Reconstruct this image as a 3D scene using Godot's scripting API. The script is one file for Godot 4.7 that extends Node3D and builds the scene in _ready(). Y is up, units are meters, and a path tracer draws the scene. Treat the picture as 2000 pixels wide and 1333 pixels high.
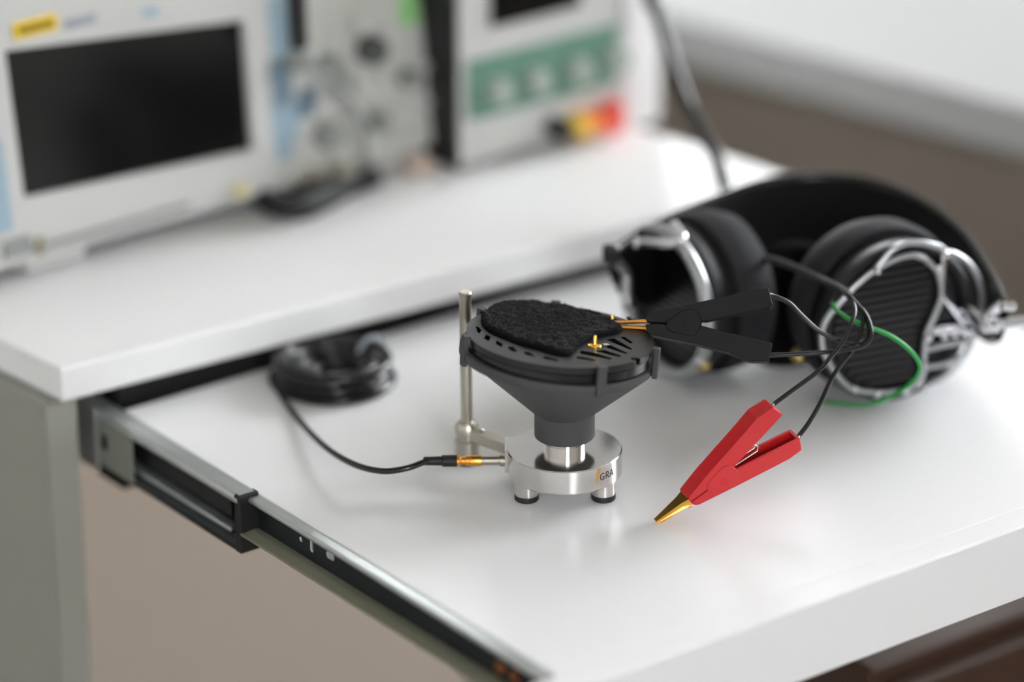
extends Node3D
# Workbench with a pulled-out shelf, an ear simulator carrying a bare headphone driver, two test clips and a pair of headphones.
# World: origin on the shelf top under the ear simulator, x along the shelf front, z out of the cabinet, metres.

const F := 7808.0                       # focal length in pixels of the 2000x1333 frame
const PITCH := 0.40317
const ROLL := -0.00803
const YAW := 0.63984
const DIST := 1.952                     # along the axis to the origin
const MM := 0.001

var VB := Basis(Vector3.UP, -YAW)       # x to the camera's right, z level towards the camera
var cam_fwd: Vector3
var cam_r: Vector3
var cam_u: Vector3
var cam_pos: Vector3
var used := {}
var M := {}
var rng := RandomNumberGenerator.new()

# ------------------------------------------------------------------ pixels to places
func lens_setup():
	var f = VB * Vector3(0, -sin(PITCH), -cos(PITCH))
	var r = VB * Vector3.RIGHT
	var u = r.cross(f)
	cam_fwd = f
	cam_r = r * cos(ROLL) + u * sin(ROLL)
	cam_u = -r * sin(ROLL) + u * cos(ROLL)
	cam_pos = -ray(1103, 957) * DIST
func ray(px, py) -> Vector3:
	return cam_fwd + cam_r * ((px - 1000.0) / F) - cam_u * ((py - 666.5) / F)
func at(px, py, h := 0.0) -> Vector3:           # on the level plane y = h
	var d = ray(px, py)
	return cam_pos + d * ((h - cam_pos.y) / d.y)
func deep(px, py, t) -> Vector3:                # at axial distance t
	return cam_pos + ray(px, py) * t
func on_plane(px, py, p: Vector3, n: Vector3) -> Vector3:
	var d = ray(px, py)
	return cam_pos + d * ((p - cam_pos).dot(n) / d.dot(n))
func uv_on(px, py, t: Transform3D, axis := 2) -> Vector2:   # local coordinates on the plane of a frame
	var q = t.affine_inverse() * on_plane(px, py, t.origin, t.basis[axis])
	return Vector2(q.x, q.y) if axis == 2 else Vector2(q.x, q.z)
func axial(p: Vector3) -> float:
	return (p - cam_pos).dot(cam_fwd)

# ------------------------------------------------------------------ nodes
func numbered(n: String) -> String:
	if not used.has(n):
		used[n] = 0
		return n
	used[n] += 1
	return "%s_%03d" % [n, used[n]]
func thing(called, label, category, xf := Transform3D(), group := "") -> Node3D:
	var o := Node3D.new()
	o.name = numbered(called)
	add_child(o)
	o.transform = xf
	o.set_meta("label", label)
	o.set_meta("category", category)
	if group: o.set_meta("group", group)
	return o
func part(st: SurfaceTool, called, m: Material, parent: Node3D, xf := Transform3D(), label := "") -> MeshInstance3D:
	var o := MeshInstance3D.new()
	o.mesh = st.commit()
	o.name = called
	o.material_override = m
	o.transform = xf
	parent.add_child(o, true)
	if label: o.set_meta("label", label)
	return o
func again(src: MeshInstance3D, parent: Node3D, xf: Transform3D) -> MeshInstance3D:
	var o := MeshInstance3D.new()
	o.mesh = src.mesh
	o.name = String(src.name)
	o.material_override = src.material_override
	o.transform = xf
	parent.add_child(o, true)
	return o
func struct(st: SurfaceTool, called, m, label := "") -> MeshInstance3D:
	var o := part(st, called, m, self)
	o.set_meta("kind", "structure")
	if label: o.set_meta("label", label)
	return o

# ------------------------------------------------------------------ mesh helpers
func mb() -> SurfaceTool:
	var st := SurfaceTool.new()
	st.begin(Mesh.PRIMITIVE_TRIANGLES)
	return st
func tri(st: SurfaceTool, a: Vector3, b: Vector3, c: Vector3, na: Vector3, nb: Vector3, nc: Vector3):
	var g = (c - a).cross(b - a)
	if g.length_squared() < 1e-24: return
	if g.dot(na + nb + nc) < 0:
		var t = b; b = c; c = t
		t = nb; nb = nc; nc = t
	st.set_normal(na); st.add_vertex(a)
	st.set_normal(nb); st.add_vertex(b)
	st.set_normal(nc); st.add_vertex(c)
func quad(st, a, b, c, d, na, nb, nc, nd):
	tri(st, a, b, c, na, nb, nc)
	tri(st, a, c, d, na, nc, nd)
func flat(st, a, b, c, d, away: Vector3):       # flat quad whose normal points off the point «away»
	var n: Vector3 = (b - a).cross(c - a)
	if n.length_squared() < 1e-20: n = (c - a).cross(d - a)
	n = n.normalized()
	if n.dot((a + b + c + d) / 4.0 - away) < 0: n = -n
	quad(st, a, b, c, d, n, n, n, n)
func rbox(st: SurfaceTool, size: Vector3, r: float, xf := Transform3D(), k := 3):   # box with rounded edges
	r = min(r, min(size.x, min(size.y, size.z)) * 0.499)
	var h = size / 2.0 - Vector3(r, r, r)
	var rows := []
	for half in 2:
		for j in k + 1:
			var lat = (-90.0 + 90.0 * j / k) if half == 0 else 90.0 * j / k
			var row := []
			for q in 4:
				for i in k + 1:
					var lon = deg_to_rad(90.0 * q + 90.0 * i / k)
					var la = deg_to_rad(lat)
					var n = Vector3(cos(la) * cos(lon), sin(la), cos(la) * sin(lon))
					var sx = 1.0 if q == 0 or q == 3 else -1.0
					var sz = 1.0 if q < 2 else -1.0
					row.append([xf * (Vector3(h.x * sx, h.y * (-1.0 if half == 0 else 1.0), h.z * sz) + n * r), (xf.basis * n).normalized()])
			rows.append(row)
	for j in rows.size() - 1:
		var c = rows[j].size()
		for i in c:
			var a = rows[j][i]; var b = rows[j][(i + 1) % c]
			var d = rows[j + 1][i]; var e = rows[j + 1][(i + 1) % c]
			quad(st, a[0], b[0], e[0], d[0], a[1], b[1], e[1], d[1])
	var up = (xf.basis * Vector3.UP).normalized()
	for s in [-1.0, 1.0]:
		var p := []
		for c in [[1, 1], [-1, 1], [-1, -1], [1, -1]]: p.append(xf * Vector3(h.x * c[0], s * size.y / 2, h.z * c[1]))
		quad(st, p[0], p[1], p[2], p[3], up * s, up * s, up * s, up * s)
func box(size, r, xf := Transform3D()) -> SurfaceTool:
	var st := mb(); rbox(st, size, r, xf); return st
func boxat(x0, x1, y0, y1, z0, z1, r := 0.001) -> SurfaceTool:
	return box(Vector3(x1 - x0, y1 - y0, z1 - z0), r, Transform3D(Basis(), Vector3((x0 + x1) / 2.0, (y0 + y1) / 2.0, (z0 + z1) / 2.0)))
func lathe_on(st: SurfaceTool, prof: Array, seg := 48, xf := Transform3D(), a0 := 0.0, a1 := TAU):   # prof: [r, y] pairs
	var n := []
	for i in prof.size() - 1:
		var d = Vector2(prof[i + 1][0] - prof[i][0], prof[i + 1][1] - prof[i][1])
		n.append(Vector2(d.y, -d.x).normalized())
	for i in prof.size() - 1:
		var na: Vector2 = n[i]; var nb: Vector2 = n[i]
		if i > 0 and n[i].dot(n[i - 1]) > 0.8: na = (n[i] + n[i - 1]).normalized()
		if i < n.size() - 1 and n[i].dot(n[i + 1]) > 0.8: nb = (n[i] + n[i + 1]).normalized()
		for s in seg:
			var t0 = a0 + (a1 - a0) * s / seg; var t1 = a0 + (a1 - a0) * (s + 1) / seg
			var d0 = Vector3(cos(t0), 0, sin(t0)); var d1 = Vector3(cos(t1), 0, sin(t1))
			var u = Vector3.UP
			quad(st, xf * (d0 * prof[i][0] + u * prof[i][1]), xf * (d1 * prof[i][0] + u * prof[i][1]), xf * (d1 * prof[i + 1][0] + u * prof[i + 1][1]), xf * (d0 * prof[i + 1][0] + u * prof[i + 1][1]),
				xf.basis * (d0 * na.x + u * na.y), xf.basis * (d1 * na.x + u * na.y), xf.basis * (d1 * nb.x + u * nb.y), xf.basis * (d0 * nb.x + u * nb.y))
func lathe(prof: Array, seg := 48, xf := Transform3D()) -> SurfaceTool:
	var st := mb(); lathe_on(st, prof, seg, xf); return st
func smooth_line(pts: Array, per := 8, closed := false) -> Array:     # Catmull-Rom through the points
	var out := []
	var n = pts.size()
	var last = n if closed else n - 1
	for i in last:
		var p0 = pts[(i - 1 + n) % n] if closed or i > 0 else pts[0] * 2.0 - pts[1]
		var p1 = pts[i]; var p2 = pts[(i + 1) % n]
		var p3 = pts[(i + 2) % n] if closed or i + 2 < n else pts[n - 1] * 2.0 - pts[n - 2]
		for k in per:
			var t = float(k) / per
			out.append(0.5 * (2.0 * p1 + (p2 - p0) * t + (2.0 * p0 - 5.0 * p1 + 4.0 * p2 - p3) * t * t + (3.0 * p1 - 3.0 * p2 + p3 - p0) * t * t * t))
	if not closed: out.append(pts[n - 1])
	return out
func tube_on(st: SurfaceTool, pts: Array, radius, sides := 12, closed := false):   # radius: number or one per point
	var n = pts.size()
	var rings := []
	var nrm := Vector3.UP
	for i in n:
		var a = pts[(i - 1 + n) % n] if closed or i > 0 else pts[0]
		var b = pts[(i + 1) % n] if closed or i < n - 1 else pts[n - 1]
		var t = (b - a).normalized()
		if i == 0:
			nrm = t.cross(Vector3.UP if abs(t.y) < 0.9 else Vector3.RIGHT).normalized()
		nrm = (nrm - t * nrm.dot(t)).normalized()
		var bn = t.cross(nrm)
		var r = radius[i] if radius is Array else radius
		var ring := []
		for s in sides:
			var d = nrm * cos(TAU * s / sides) + bn * sin(TAU * s / sides)
			ring.append([pts[i] + d * r, d])
		rings.append(ring)
	for i in (n if closed else n - 1):
		var A = rings[i]; var B = rings[(i + 1) % n]
		var shift := 0
		if closed and i == n - 1:
			var best := 1e9
			for s in sides:
				var dd = A[0][0].distance_squared_to(B[s][0])
				if dd < best: best = dd; shift = s
		for s in sides:
			var s1 = (s + 1) % sides
			var b0 = B[(s + shift) % sides]; var b1 = B[(s1 + shift) % sides]
			quad(st, A[s][0], A[s1][0], b1[0], b0[0], A[s][1], A[s1][1], b1[1], b0[1])
	if not closed:
		for e in [0, n - 1]:
			var t = (pts[0] - pts[1]).normalized() if e == 0 else (pts[n - 1] - pts[n - 2]).normalized()
			for s in sides:
				tri(st, pts[e], rings[e][s][0], rings[e][(s + 1) % sides][0], t, t, t)
func tube(pts: Array, radius, sides := 12, closed := false) -> SurfaceTool:
	var st := mb(); tube_on(st, pts, radius, sides, closed); return st
func area2(poly: Array) -> float:
	var a := 0.0
	for i in poly.size():
		a += poly[i].x * poly[(i + 1) % poly.size()].y - poly[(i + 1) % poly.size()].x * poly[i].y
	return a / 2.0
func inset(poly: Array, d: float) -> Array:     # moves each edge of a counter-clockwise outline inwards
	var out := []
	var n = poly.size()
	for i in n:
		var e0 = (poly[i] - poly[(i - 1 + n) % n]).normalized()
		var e1 = (poly[(i + 1) % n] - poly[i]).normalized()
		var m = (Vector2(-e0.y, e0.x) + Vector2(-e1.y, e1.x))
		m = m / max(0.35, (1.0 + e0.dot(e1)))
		out.append(poly[i] + m * d)
	return out
func prism_on(st: SurfaceTool, outline: Array, z0: float, z1: float, bevel: float, xf := Transform3D()):   # outline in xy, drawn out along z, bevelled
	var poly := outline.duplicate()
	if area2(poly) < 0: poly.reverse()
	var inn = inset(poly, bevel) if bevel > 0 else poly
	var idx = Geometry2D.triangulate_polygon(PackedVector2Array(inn))
	var n = poly.size()
	for side in 2:
		var z = z0 if side == 0 else z1
		var nn = (xf.basis * Vector3(0, 0, -1.0 if side == 0 else 1.0)).normalized() * signf(z1 - z0)
		for k in range(0, idx.size(), 3):
			tri(st, xf * Vector3(inn[idx[k]].x, inn[idx[k]].y, z), xf * Vector3(inn[idx[k + 1]].x, inn[idx[k + 1]].y, z), xf * Vector3(inn[idx[k + 2]].x, inn[idx[k + 2]].y, z), nn, nn, nn)
	var bz = bevel * signf(z1 - z0)
	for i in n:
		var j = (i + 1) % n
		var e = poly[j] - poly[i]
		var o2 = Vector2(e.y, -e.x).normalized()
		var no = (xf.basis * Vector3(o2.x, o2.y, 0)).normalized()
		var A = xf * Vector3(poly[i].x, poly[i].y, z0 + bz); var B = xf * Vector3(poly[j].x, poly[j].y, z0 + bz)
		var C = xf * Vector3(poly[j].x, poly[j].y, z1 - bz); var D = xf * Vector3(poly[i].x, poly[i].y, z1 - bz)
		quad(st, A, B, C, D, no, no, no, no)
		if bevel > 0:
			for side in 2:
				var z = z0 if side == 0 else z1
				var zb = z0 + bz if side == 0 else z1 - bz
				var nb = (no + (xf.basis * Vector3(0, 0, (-1.0 if side == 0 else 1.0) * signf(z1 - z0))).normalized()).normalized()
				quad(st, xf * Vector3(poly[i].x, poly[i].y, zb), xf * Vector3(poly[j].x, poly[j].y, zb), xf * Vector3(inn[j].x, inn[j].y, z), xf * Vector3(inn[i].x, inn[i].y, z), nb, nb, nb, nb)
func prism(outline: Array, z0, z1, bevel := 0.0, xf := Transform3D()) -> SurfaceTool:
	var st := mb(); prism_on(st, outline, z0, z1, bevel, xf); return st
func taper(outline: Array, half: Array, zc: float) -> SurfaceTool:    # plate whose thickness varies along its outline
	var st := mb()
	var idx = Geometry2D.triangulate_polygon(PackedVector2Array(outline))
	var n = outline.size()
	for s in [-1.0, 1.0]:
		for k in range(0, idx.size(), 3):
			var p := []
			for m in 3: p.append(Vector3(outline[idx[k + m]].x, outline[idx[k + m]].y, zc + s * half[idx[k + m]]))
			var nn = (p[1] - p[0]).cross(p[2] - p[0]).normalized()
			if nn.z * s < 0: nn = -nn
			tri(st, p[0], p[1], p[2], nn, nn, nn)
	var cen := Vector2.ZERO
	for p in outline: cen += p / n
	for i in n:
		var j = (i + 1) % n
		var e = outline[j] - outline[i]
		var o2 = Vector2(e.y, -e.x).normalized() * (1.0 if area2(outline) > 0 else -1.0)
		var no = Vector3(o2.x, o2.y, 0)
		quad(st, Vector3(outline[i].x, outline[i].y, zc - half[i]), Vector3(outline[j].x, outline[j].y, zc - half[j]), Vector3(outline[j].x, outline[j].y, zc + half[j]), Vector3(outline[i].x, outline[i].y, zc + half[i]), no, no, no, no)
	return st
func frame_xz(p: Vector3, ex: Vector3, n: Vector3) -> Transform3D:     # y = n, x near ex
	n = n.normalized()
	ex = (ex - n * n.dot(ex)).normalized()
	return Transform3D(Basis(ex, n, ex.cross(n)), p)
func frame_xy(p: Vector3, n: Vector3, up := Vector3.UP) -> Transform3D:  # z = n, y near up
	n = n.normalized()
	var ey = (up - n * n.dot(up)).normalized()
	return Transform3D(Basis(ey.cross(n), ey, n), p)
func along_y(p: Vector3, d: Vector3) -> Transform3D:                   # local y runs along d
	d = d.normalized()
	var x = d.cross(Vector3(0.31, 0.2, 0.93)).normalized()
	return Transform3D(Basis(x, d, x.cross(d)), p)
func T(x, y, z) -> Transform3D:
	return Transform3D(Basis(), Vector3(x, y, z))

# ------------------------------------------------------------------ materials
func noise_tex(freq: float, seed_: int, octaves := 3, normal := false, strength := 4.0, size := 512) -> NoiseTexture2D:
	var n := FastNoiseLite.new()
	n.seed = seed_
	n.noise_type = FastNoiseLite.TYPE_SIMPLEX_SMOOTH
	n.frequency = freq
	n.fractal_octaves = octaves
	var t := NoiseTexture2D.new()
	t.width = size; t.height = size; t.seamless = true
	t.noise = n
	if normal:
		t.as_normal_map = true
		t.bump_strength = strength
	return t
func mat(c: Color, rough := 0.5, metal := 0.0, spec := 0.5) -> StandardMaterial3D:
	var m := StandardMaterial3D.new()
	m.albedo_color = c
	m.roughness = rough
	m.metallic = metal
	m.metallic_specular = spec
	return m
func grain(m: StandardMaterial3D, tex: Texture2D, per_metre: float, amount: float) -> StandardMaterial3D:
	m.uv1_triplanar = true
	m.uv1_scale = Vector3.ONE * per_metre
	m.normal_enabled = true
	m.normal_texture = tex
	m.normal_scale = amount
	return m
func make_materials():
	var fine = noise_tex(0.09, 3, 3, true, 3.0)
	M.laminate = mat(Color(0.90, 0.90, 0.905), 0.33)
	M.desk_white = mat(Color(0.90, 0.90, 0.90), 0.5)
	M.carcass = mat(Color(0.57, 0.57, 0.54), 0.5)      # one even grey for side panel and front edge, darker than the top
	M.steel = mat(Color(0.86, 0.85, 0.84), 0.14, 1.0)
	M.nickel = mat(Color(0.72, 0.70, 0.65), 0.30, 1.0)
	M.chrome = mat(Color(0.88, 0.88, 0.90), 0.10, 1.0)
	M.gold = mat(Color(1.0, 0.78, 0.36), 0.20, 1.0)
	M.gold_dark = mat(Color(0.93, 0.66, 0.30), 0.28, 1.0)
	M.rubber = mat(Color(0.05, 0.05, 0.055), 0.6)
	M.printed = grain(mat(Color(0.235, 0.235, 0.24), 0.62), fine, 140.0, 1.0)
	M.black_abs = grain(mat(Color(0.058, 0.062, 0.068), 0.36), fine, 220.0, 0.12)
	M.black_gloss = mat(Color(0.06, 0.062, 0.07), 0.25)
	M.clip_black = grain(mat(Color(0.095, 0.095, 0.10), 0.5, 0.0, 0.3), fine, 200.0, 0.25)
	M.clip_red = grain(mat(Color(0.765, 0.125, 0.145), 0.42), fine, 200.0, 0.2)
	M.cable = mat(Color(0.045, 0.045, 0.05), 0.24)
	M.cable_soft = grain(mat(Color(0.13, 0.13, 0.13), 0.8), noise_tex(0.05, 9, 3, true, 8.0), 90.0, 1.0)
	M.green_wire = mat(Color(0.06, 0.55, 0.22), 0.4)
	M.felt = grain(mat(Color(0.15, 0.15, 0.155), 1.0, 0.0, 0.2), noise_tex(0.12, 21, 5, true, 12.0), 60.0, 1.2)
	var ramp := Gradient.new()
	ramp.offsets = PackedFloat32Array([0.25, 0.55, 0.8])
	ramp.colors = PackedColorArray([Color(0.40, 0.40, 0.40), Color(0.66, 0.66, 0.66), Color(1.0, 1.0, 1.0)])
	var tuft := noise_tex(0.035, 33, 5)
	tuft.color_ramp = ramp
	M.felt.albedo_texture = tuft
	M.velour = mat(Color(0.075, 0.075, 0.08), 1.0, 0.0, 0.2)
	M.fibre = mat(Color(0.34, 0.34, 0.345), 0.9, 0.0, 0.2)
	M.zinc = mat(Color(0.74, 0.76, 0.76), 0.36, 0.85)
	M.zinc_olive = mat(Color(0.62, 0.62, 0.54), 0.45, 0.5)
	M.zinc_grey = mat(Color(0.50, 0.51, 0.48), 0.5, 0.3)
	M.zinc_dark_reflection = mat(Color(0.10, 0.125, 0.14), 0.42, 0.35)  # zinc with a dark reflection put into its colour
	M.leather = grain(mat(Color(0.04, 0.04, 0.043), 0.6, 0.0, 0.3), noise_tex(0.05, 5, 3, true, 5.0), 60.0, 0.6)
	M.pad = grain(mat(Color(0.14, 0.14, 0.15), 0.75, 0.0, 0.3), noise_tex(0.05, 6, 3, true, 5.0), 60.0, 0.5)
	M.cup = mat(Color(0.10, 0.10, 0.11), 0.5, 0.0, 0.4)
	M.frame_dull = mat(Color(0.70, 0.71, 0.72), 0.32, 0.85)
	M.case_white = mat(Color(0.73, 0.73, 0.72), 0.45)
	M.case_grey = mat(Color(0.52, 0.53, 0.52), 0.5)
	M.screen = mat(Color(0.035, 0.036, 0.038), 0.16)
	M.yellow = mat(Color(0.90, 0.76, 0.10), 0.5)
	M.ochre = mat(Color(0.50, 0.42, 0.05), 0.5)
	M.print_grey = mat(Color(0.55, 0.57, 0.60), 0.5)
	M.blue_print = mat(Color(0.55, 0.64, 0.69), 0.5)
	M.slate_blue = mat(Color(0.42, 0.50, 0.56), 0.5)
	M.knob = mat(Color(0.50, 0.51, 0.49), 0.45)
	M.knob_dark = mat(Color(0.28, 0.29, 0.28), 0.45)
	M.button = mat(Color(0.73, 0.73, 0.71), 0.45)
	M.button_green = mat(Color(0.52, 0.75, 0.45), 0.4)
	M.green_panel = mat(Color(0.36, 0.51, 0.44), 0.5)
	M.green_knob = mat(Color(0.60, 0.64, 0.61), 0.45)
	M.red_post = mat(Color(0.88, 0.32, 0.28), 0.4)
	M.yellow_post = mat(Color(0.90, 0.75, 0.28), 0.4)
	M.orange_post = mat(Color(0.93, 0.50, 0.20), 0.4)
	M.brass = mat(Color(0.62, 0.55, 0.34), 0.4, 1.0)
	M.pale_yellow = mat(Color(0.78, 0.74, 0.55), 0.5)
	M.pale_pink = mat(Color(0.80, 0.72, 0.66), 0.45)
	M.dark = mat(Color(0.055, 0.055, 0.06), 0.6)
	M.wall = grain(mat(Color(0.86, 0.86, 0.85), 0.9), noise_tex(0.03, 12, 4, true, 2.0), 2.0, 0.3)
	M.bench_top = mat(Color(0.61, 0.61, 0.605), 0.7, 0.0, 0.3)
	M.floor = mat(Color(0.42, 0.37, 0.32), 0.8)
	M.walnut = mat(Color(0.23, 0.145, 0.095), 0.5)
	M.taupe = mat(Color(0.46, 0.42, 0.38), 0.6)
	M.rust = mat(Color(0.55, 0.33, 0.20), 0.5, 0.6)
	M.lettering = mat(Color(0.12, 0.12, 0.12), 0.6)

func _ready():
	rng.seed = 7
	lens_setup()
	# ---------------- camera
	var cam := Camera3D.new()
	cam.name = "camera"
	cam.transform = Transform3D(Basis(cam_r, cam_u, -cam_fwd), cam_pos)
	cam.near = 0.05
	cam.far = 60.0
	var lens := CameraAttributesPhysical.new()
	lens.frustum_focal_length = 140.6
	lens.frustum_focus_distance = 1.925
	lens.exposure_aperture = 1.95
	cam.attributes = lens
	cam.fov = rad_to_deg(2.0 * atan(666.5 / F))
	add_child(cam)
	cam.current = true
	# ---------------- sky through the windows
	var sky_m := ProceduralSkyMaterial.new()
	sky_m.sky_top_color = Color(0.975, 0.985, 1.0)
	sky_m.sky_horizon_color = Color(0.975, 0.985, 1.0)
	sky_m.ground_horizon_color = Color(0.62, 0.61, 0.59)
	sky_m.ground_bottom_color = Color(0.50, 0.49, 0.47)
	sky_m.sun_angle_max = 0.0
	sky_m.energy_multiplier = 6.0
	var sky := Sky.new()
	sky.sky_material = sky_m
	var env := Environment.new()
	env.background_mode = Environment.BG_SKY
	env.sky = sky
	env.tonemap_mode = Environment.TONE_MAPPER_LINEAR
	env.tonemap_exposure = 4.05
	env.sdfgi_enabled = true
	env.ssao_enabled = true
	env.ssil_enabled = true
	var we := WorldEnvironment.new()
	we.name = "world_environment"
	we.environment = env
	add_child(we)
	make_materials()
	room()
	furniture()
	slide()
	ear_simulator()
	driver_and_holder()
	black_clip()
	red_clip()
	clip_leads()
	coiled_cable()
	headphones()
	instruments()

# ------------------------------------------------------------------ the room
func wall_with_opening(called, o: Vector3, eu: Vector3, wide, tall, u0, u1, v0, v1, thick, inward: Vector3):
	# the wall starts at o and runs along eu; the opening spans u0..u1, v0..v1
	var st := mb()
	for q in [[0.0, u0, 0.0, tall], [u1, wide, 0.0, tall], [u0, u1, 0.0, v0], [u0, u1, v1, tall]]:
		if q[1] - q[0] < 0.01 or q[3] - q[2] < 0.01: continue
		var c = o + eu * ((q[0] + q[1]) / 2.0) + Vector3.UP * ((q[2] + q[3]) / 2.0) - inward * (thick / 2.0)
		rbox(st, Vector3(q[1] - q[0], q[3] - q[2], thick), 0.001, Transform3D(Basis(eu, Vector3.UP, eu.cross(Vector3.UP)), c), 1)
	struct(st, called, M.wall)
func window_frame(called, o: Vector3, eu: Vector3, u0, u1, v0, v1, inward: Vector3, bars: Array):
	var st := mb()
	var b = Basis(eu, Vector3.UP, eu.cross(Vector3.UP))
	var w = 0.05
	for q in [[u0, u0 + w, v0, v1], [u1 - w, u1, v0, v1], [u0, u1, v0, v0 + w], [u0, u1, v1 - w, v1]]:
		rbox(st, Vector3(q[1] - q[0], q[3] - q[2], 0.06), 0.004, Transform3D(b, o + eu * ((q[0] + q[1]) / 2.0) + Vector3.UP * ((q[2] + q[3]) / 2.0) - inward * 0.08))
	for u in bars:
		rbox(st, Vector3(0.06, v1 - v0, 0.06), 0.004, Transform3D(b, o + eu * u + Vector3.UP * ((v0 + v1) / 2.0) - inward * 0.08))
	struct(st, called, M.case_white)
func room():
	var x0 := -2.0; var x1 := 2.9; var z0 := -2.6; var z1 := 3.0; var y0 := -0.72; var y1 := 1.98
	struct(boxat(x0 - 0.2, x1 + 0.2, y0 - 0.1, y0, z0 - 0.2, z1 + 0.2), "floor", M.floor)
	struct(boxat(x0 - 0.2, x1 + 0.2, y1, y1 + 0.1, z0 - 0.2, z1 + 0.2), "ceiling", M.wall)
	struct(boxat(x0 - 0.2, x0, y0, y1, z0, z1), "wall_left", M.wall)
	# right wall: a broad window beside the bench; back and front walls: a narrow window each
	var ro := Vector3(x1, y0, z0)
	wall_with_opening("wall_right", ro, Vector3(0, 0, 1), z1 - z0, y1 - y0, 1.75, 3.55, 1.0, 2.65, 0.2, Vector3(-1, 0, 0))
	window_frame("window_1", ro, Vector3(0, 0, 1), 1.75, 3.55, 1.0, 2.65, Vector3(-1, 0, 0), [2.65])
	var bo := Vector3(x0 - 0.2, y0, z0)
	wall_with_opening("wall_back", bo, Vector3(1, 0, 0), x1 - x0 + 0.4, y1 - y0, 3.45, 4.45, 1.0, 2.6, 0.2, Vector3(0, 0, 1))
	window_frame("window_2", bo, Vector3(1, 0, 0), 3.45, 4.45, 1.0, 2.6, Vector3(0, 0, 1), [])
	var fo := Vector3(x0 - 0.2, y0, z1)
	wall_with_opening("wall_front", fo, Vector3(1, 0, 0), x1 - x0 + 0.4, y1 - y0, 0.72, 1.37, 1.0, 2.5, 0.2, Vector3(0, 0, -1))
	window_frame("window_3", fo, Vector3(1, 0, 0), 0.72, 1.37, 1.0, 2.5, Vector3(0, 0, -1), [])

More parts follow.
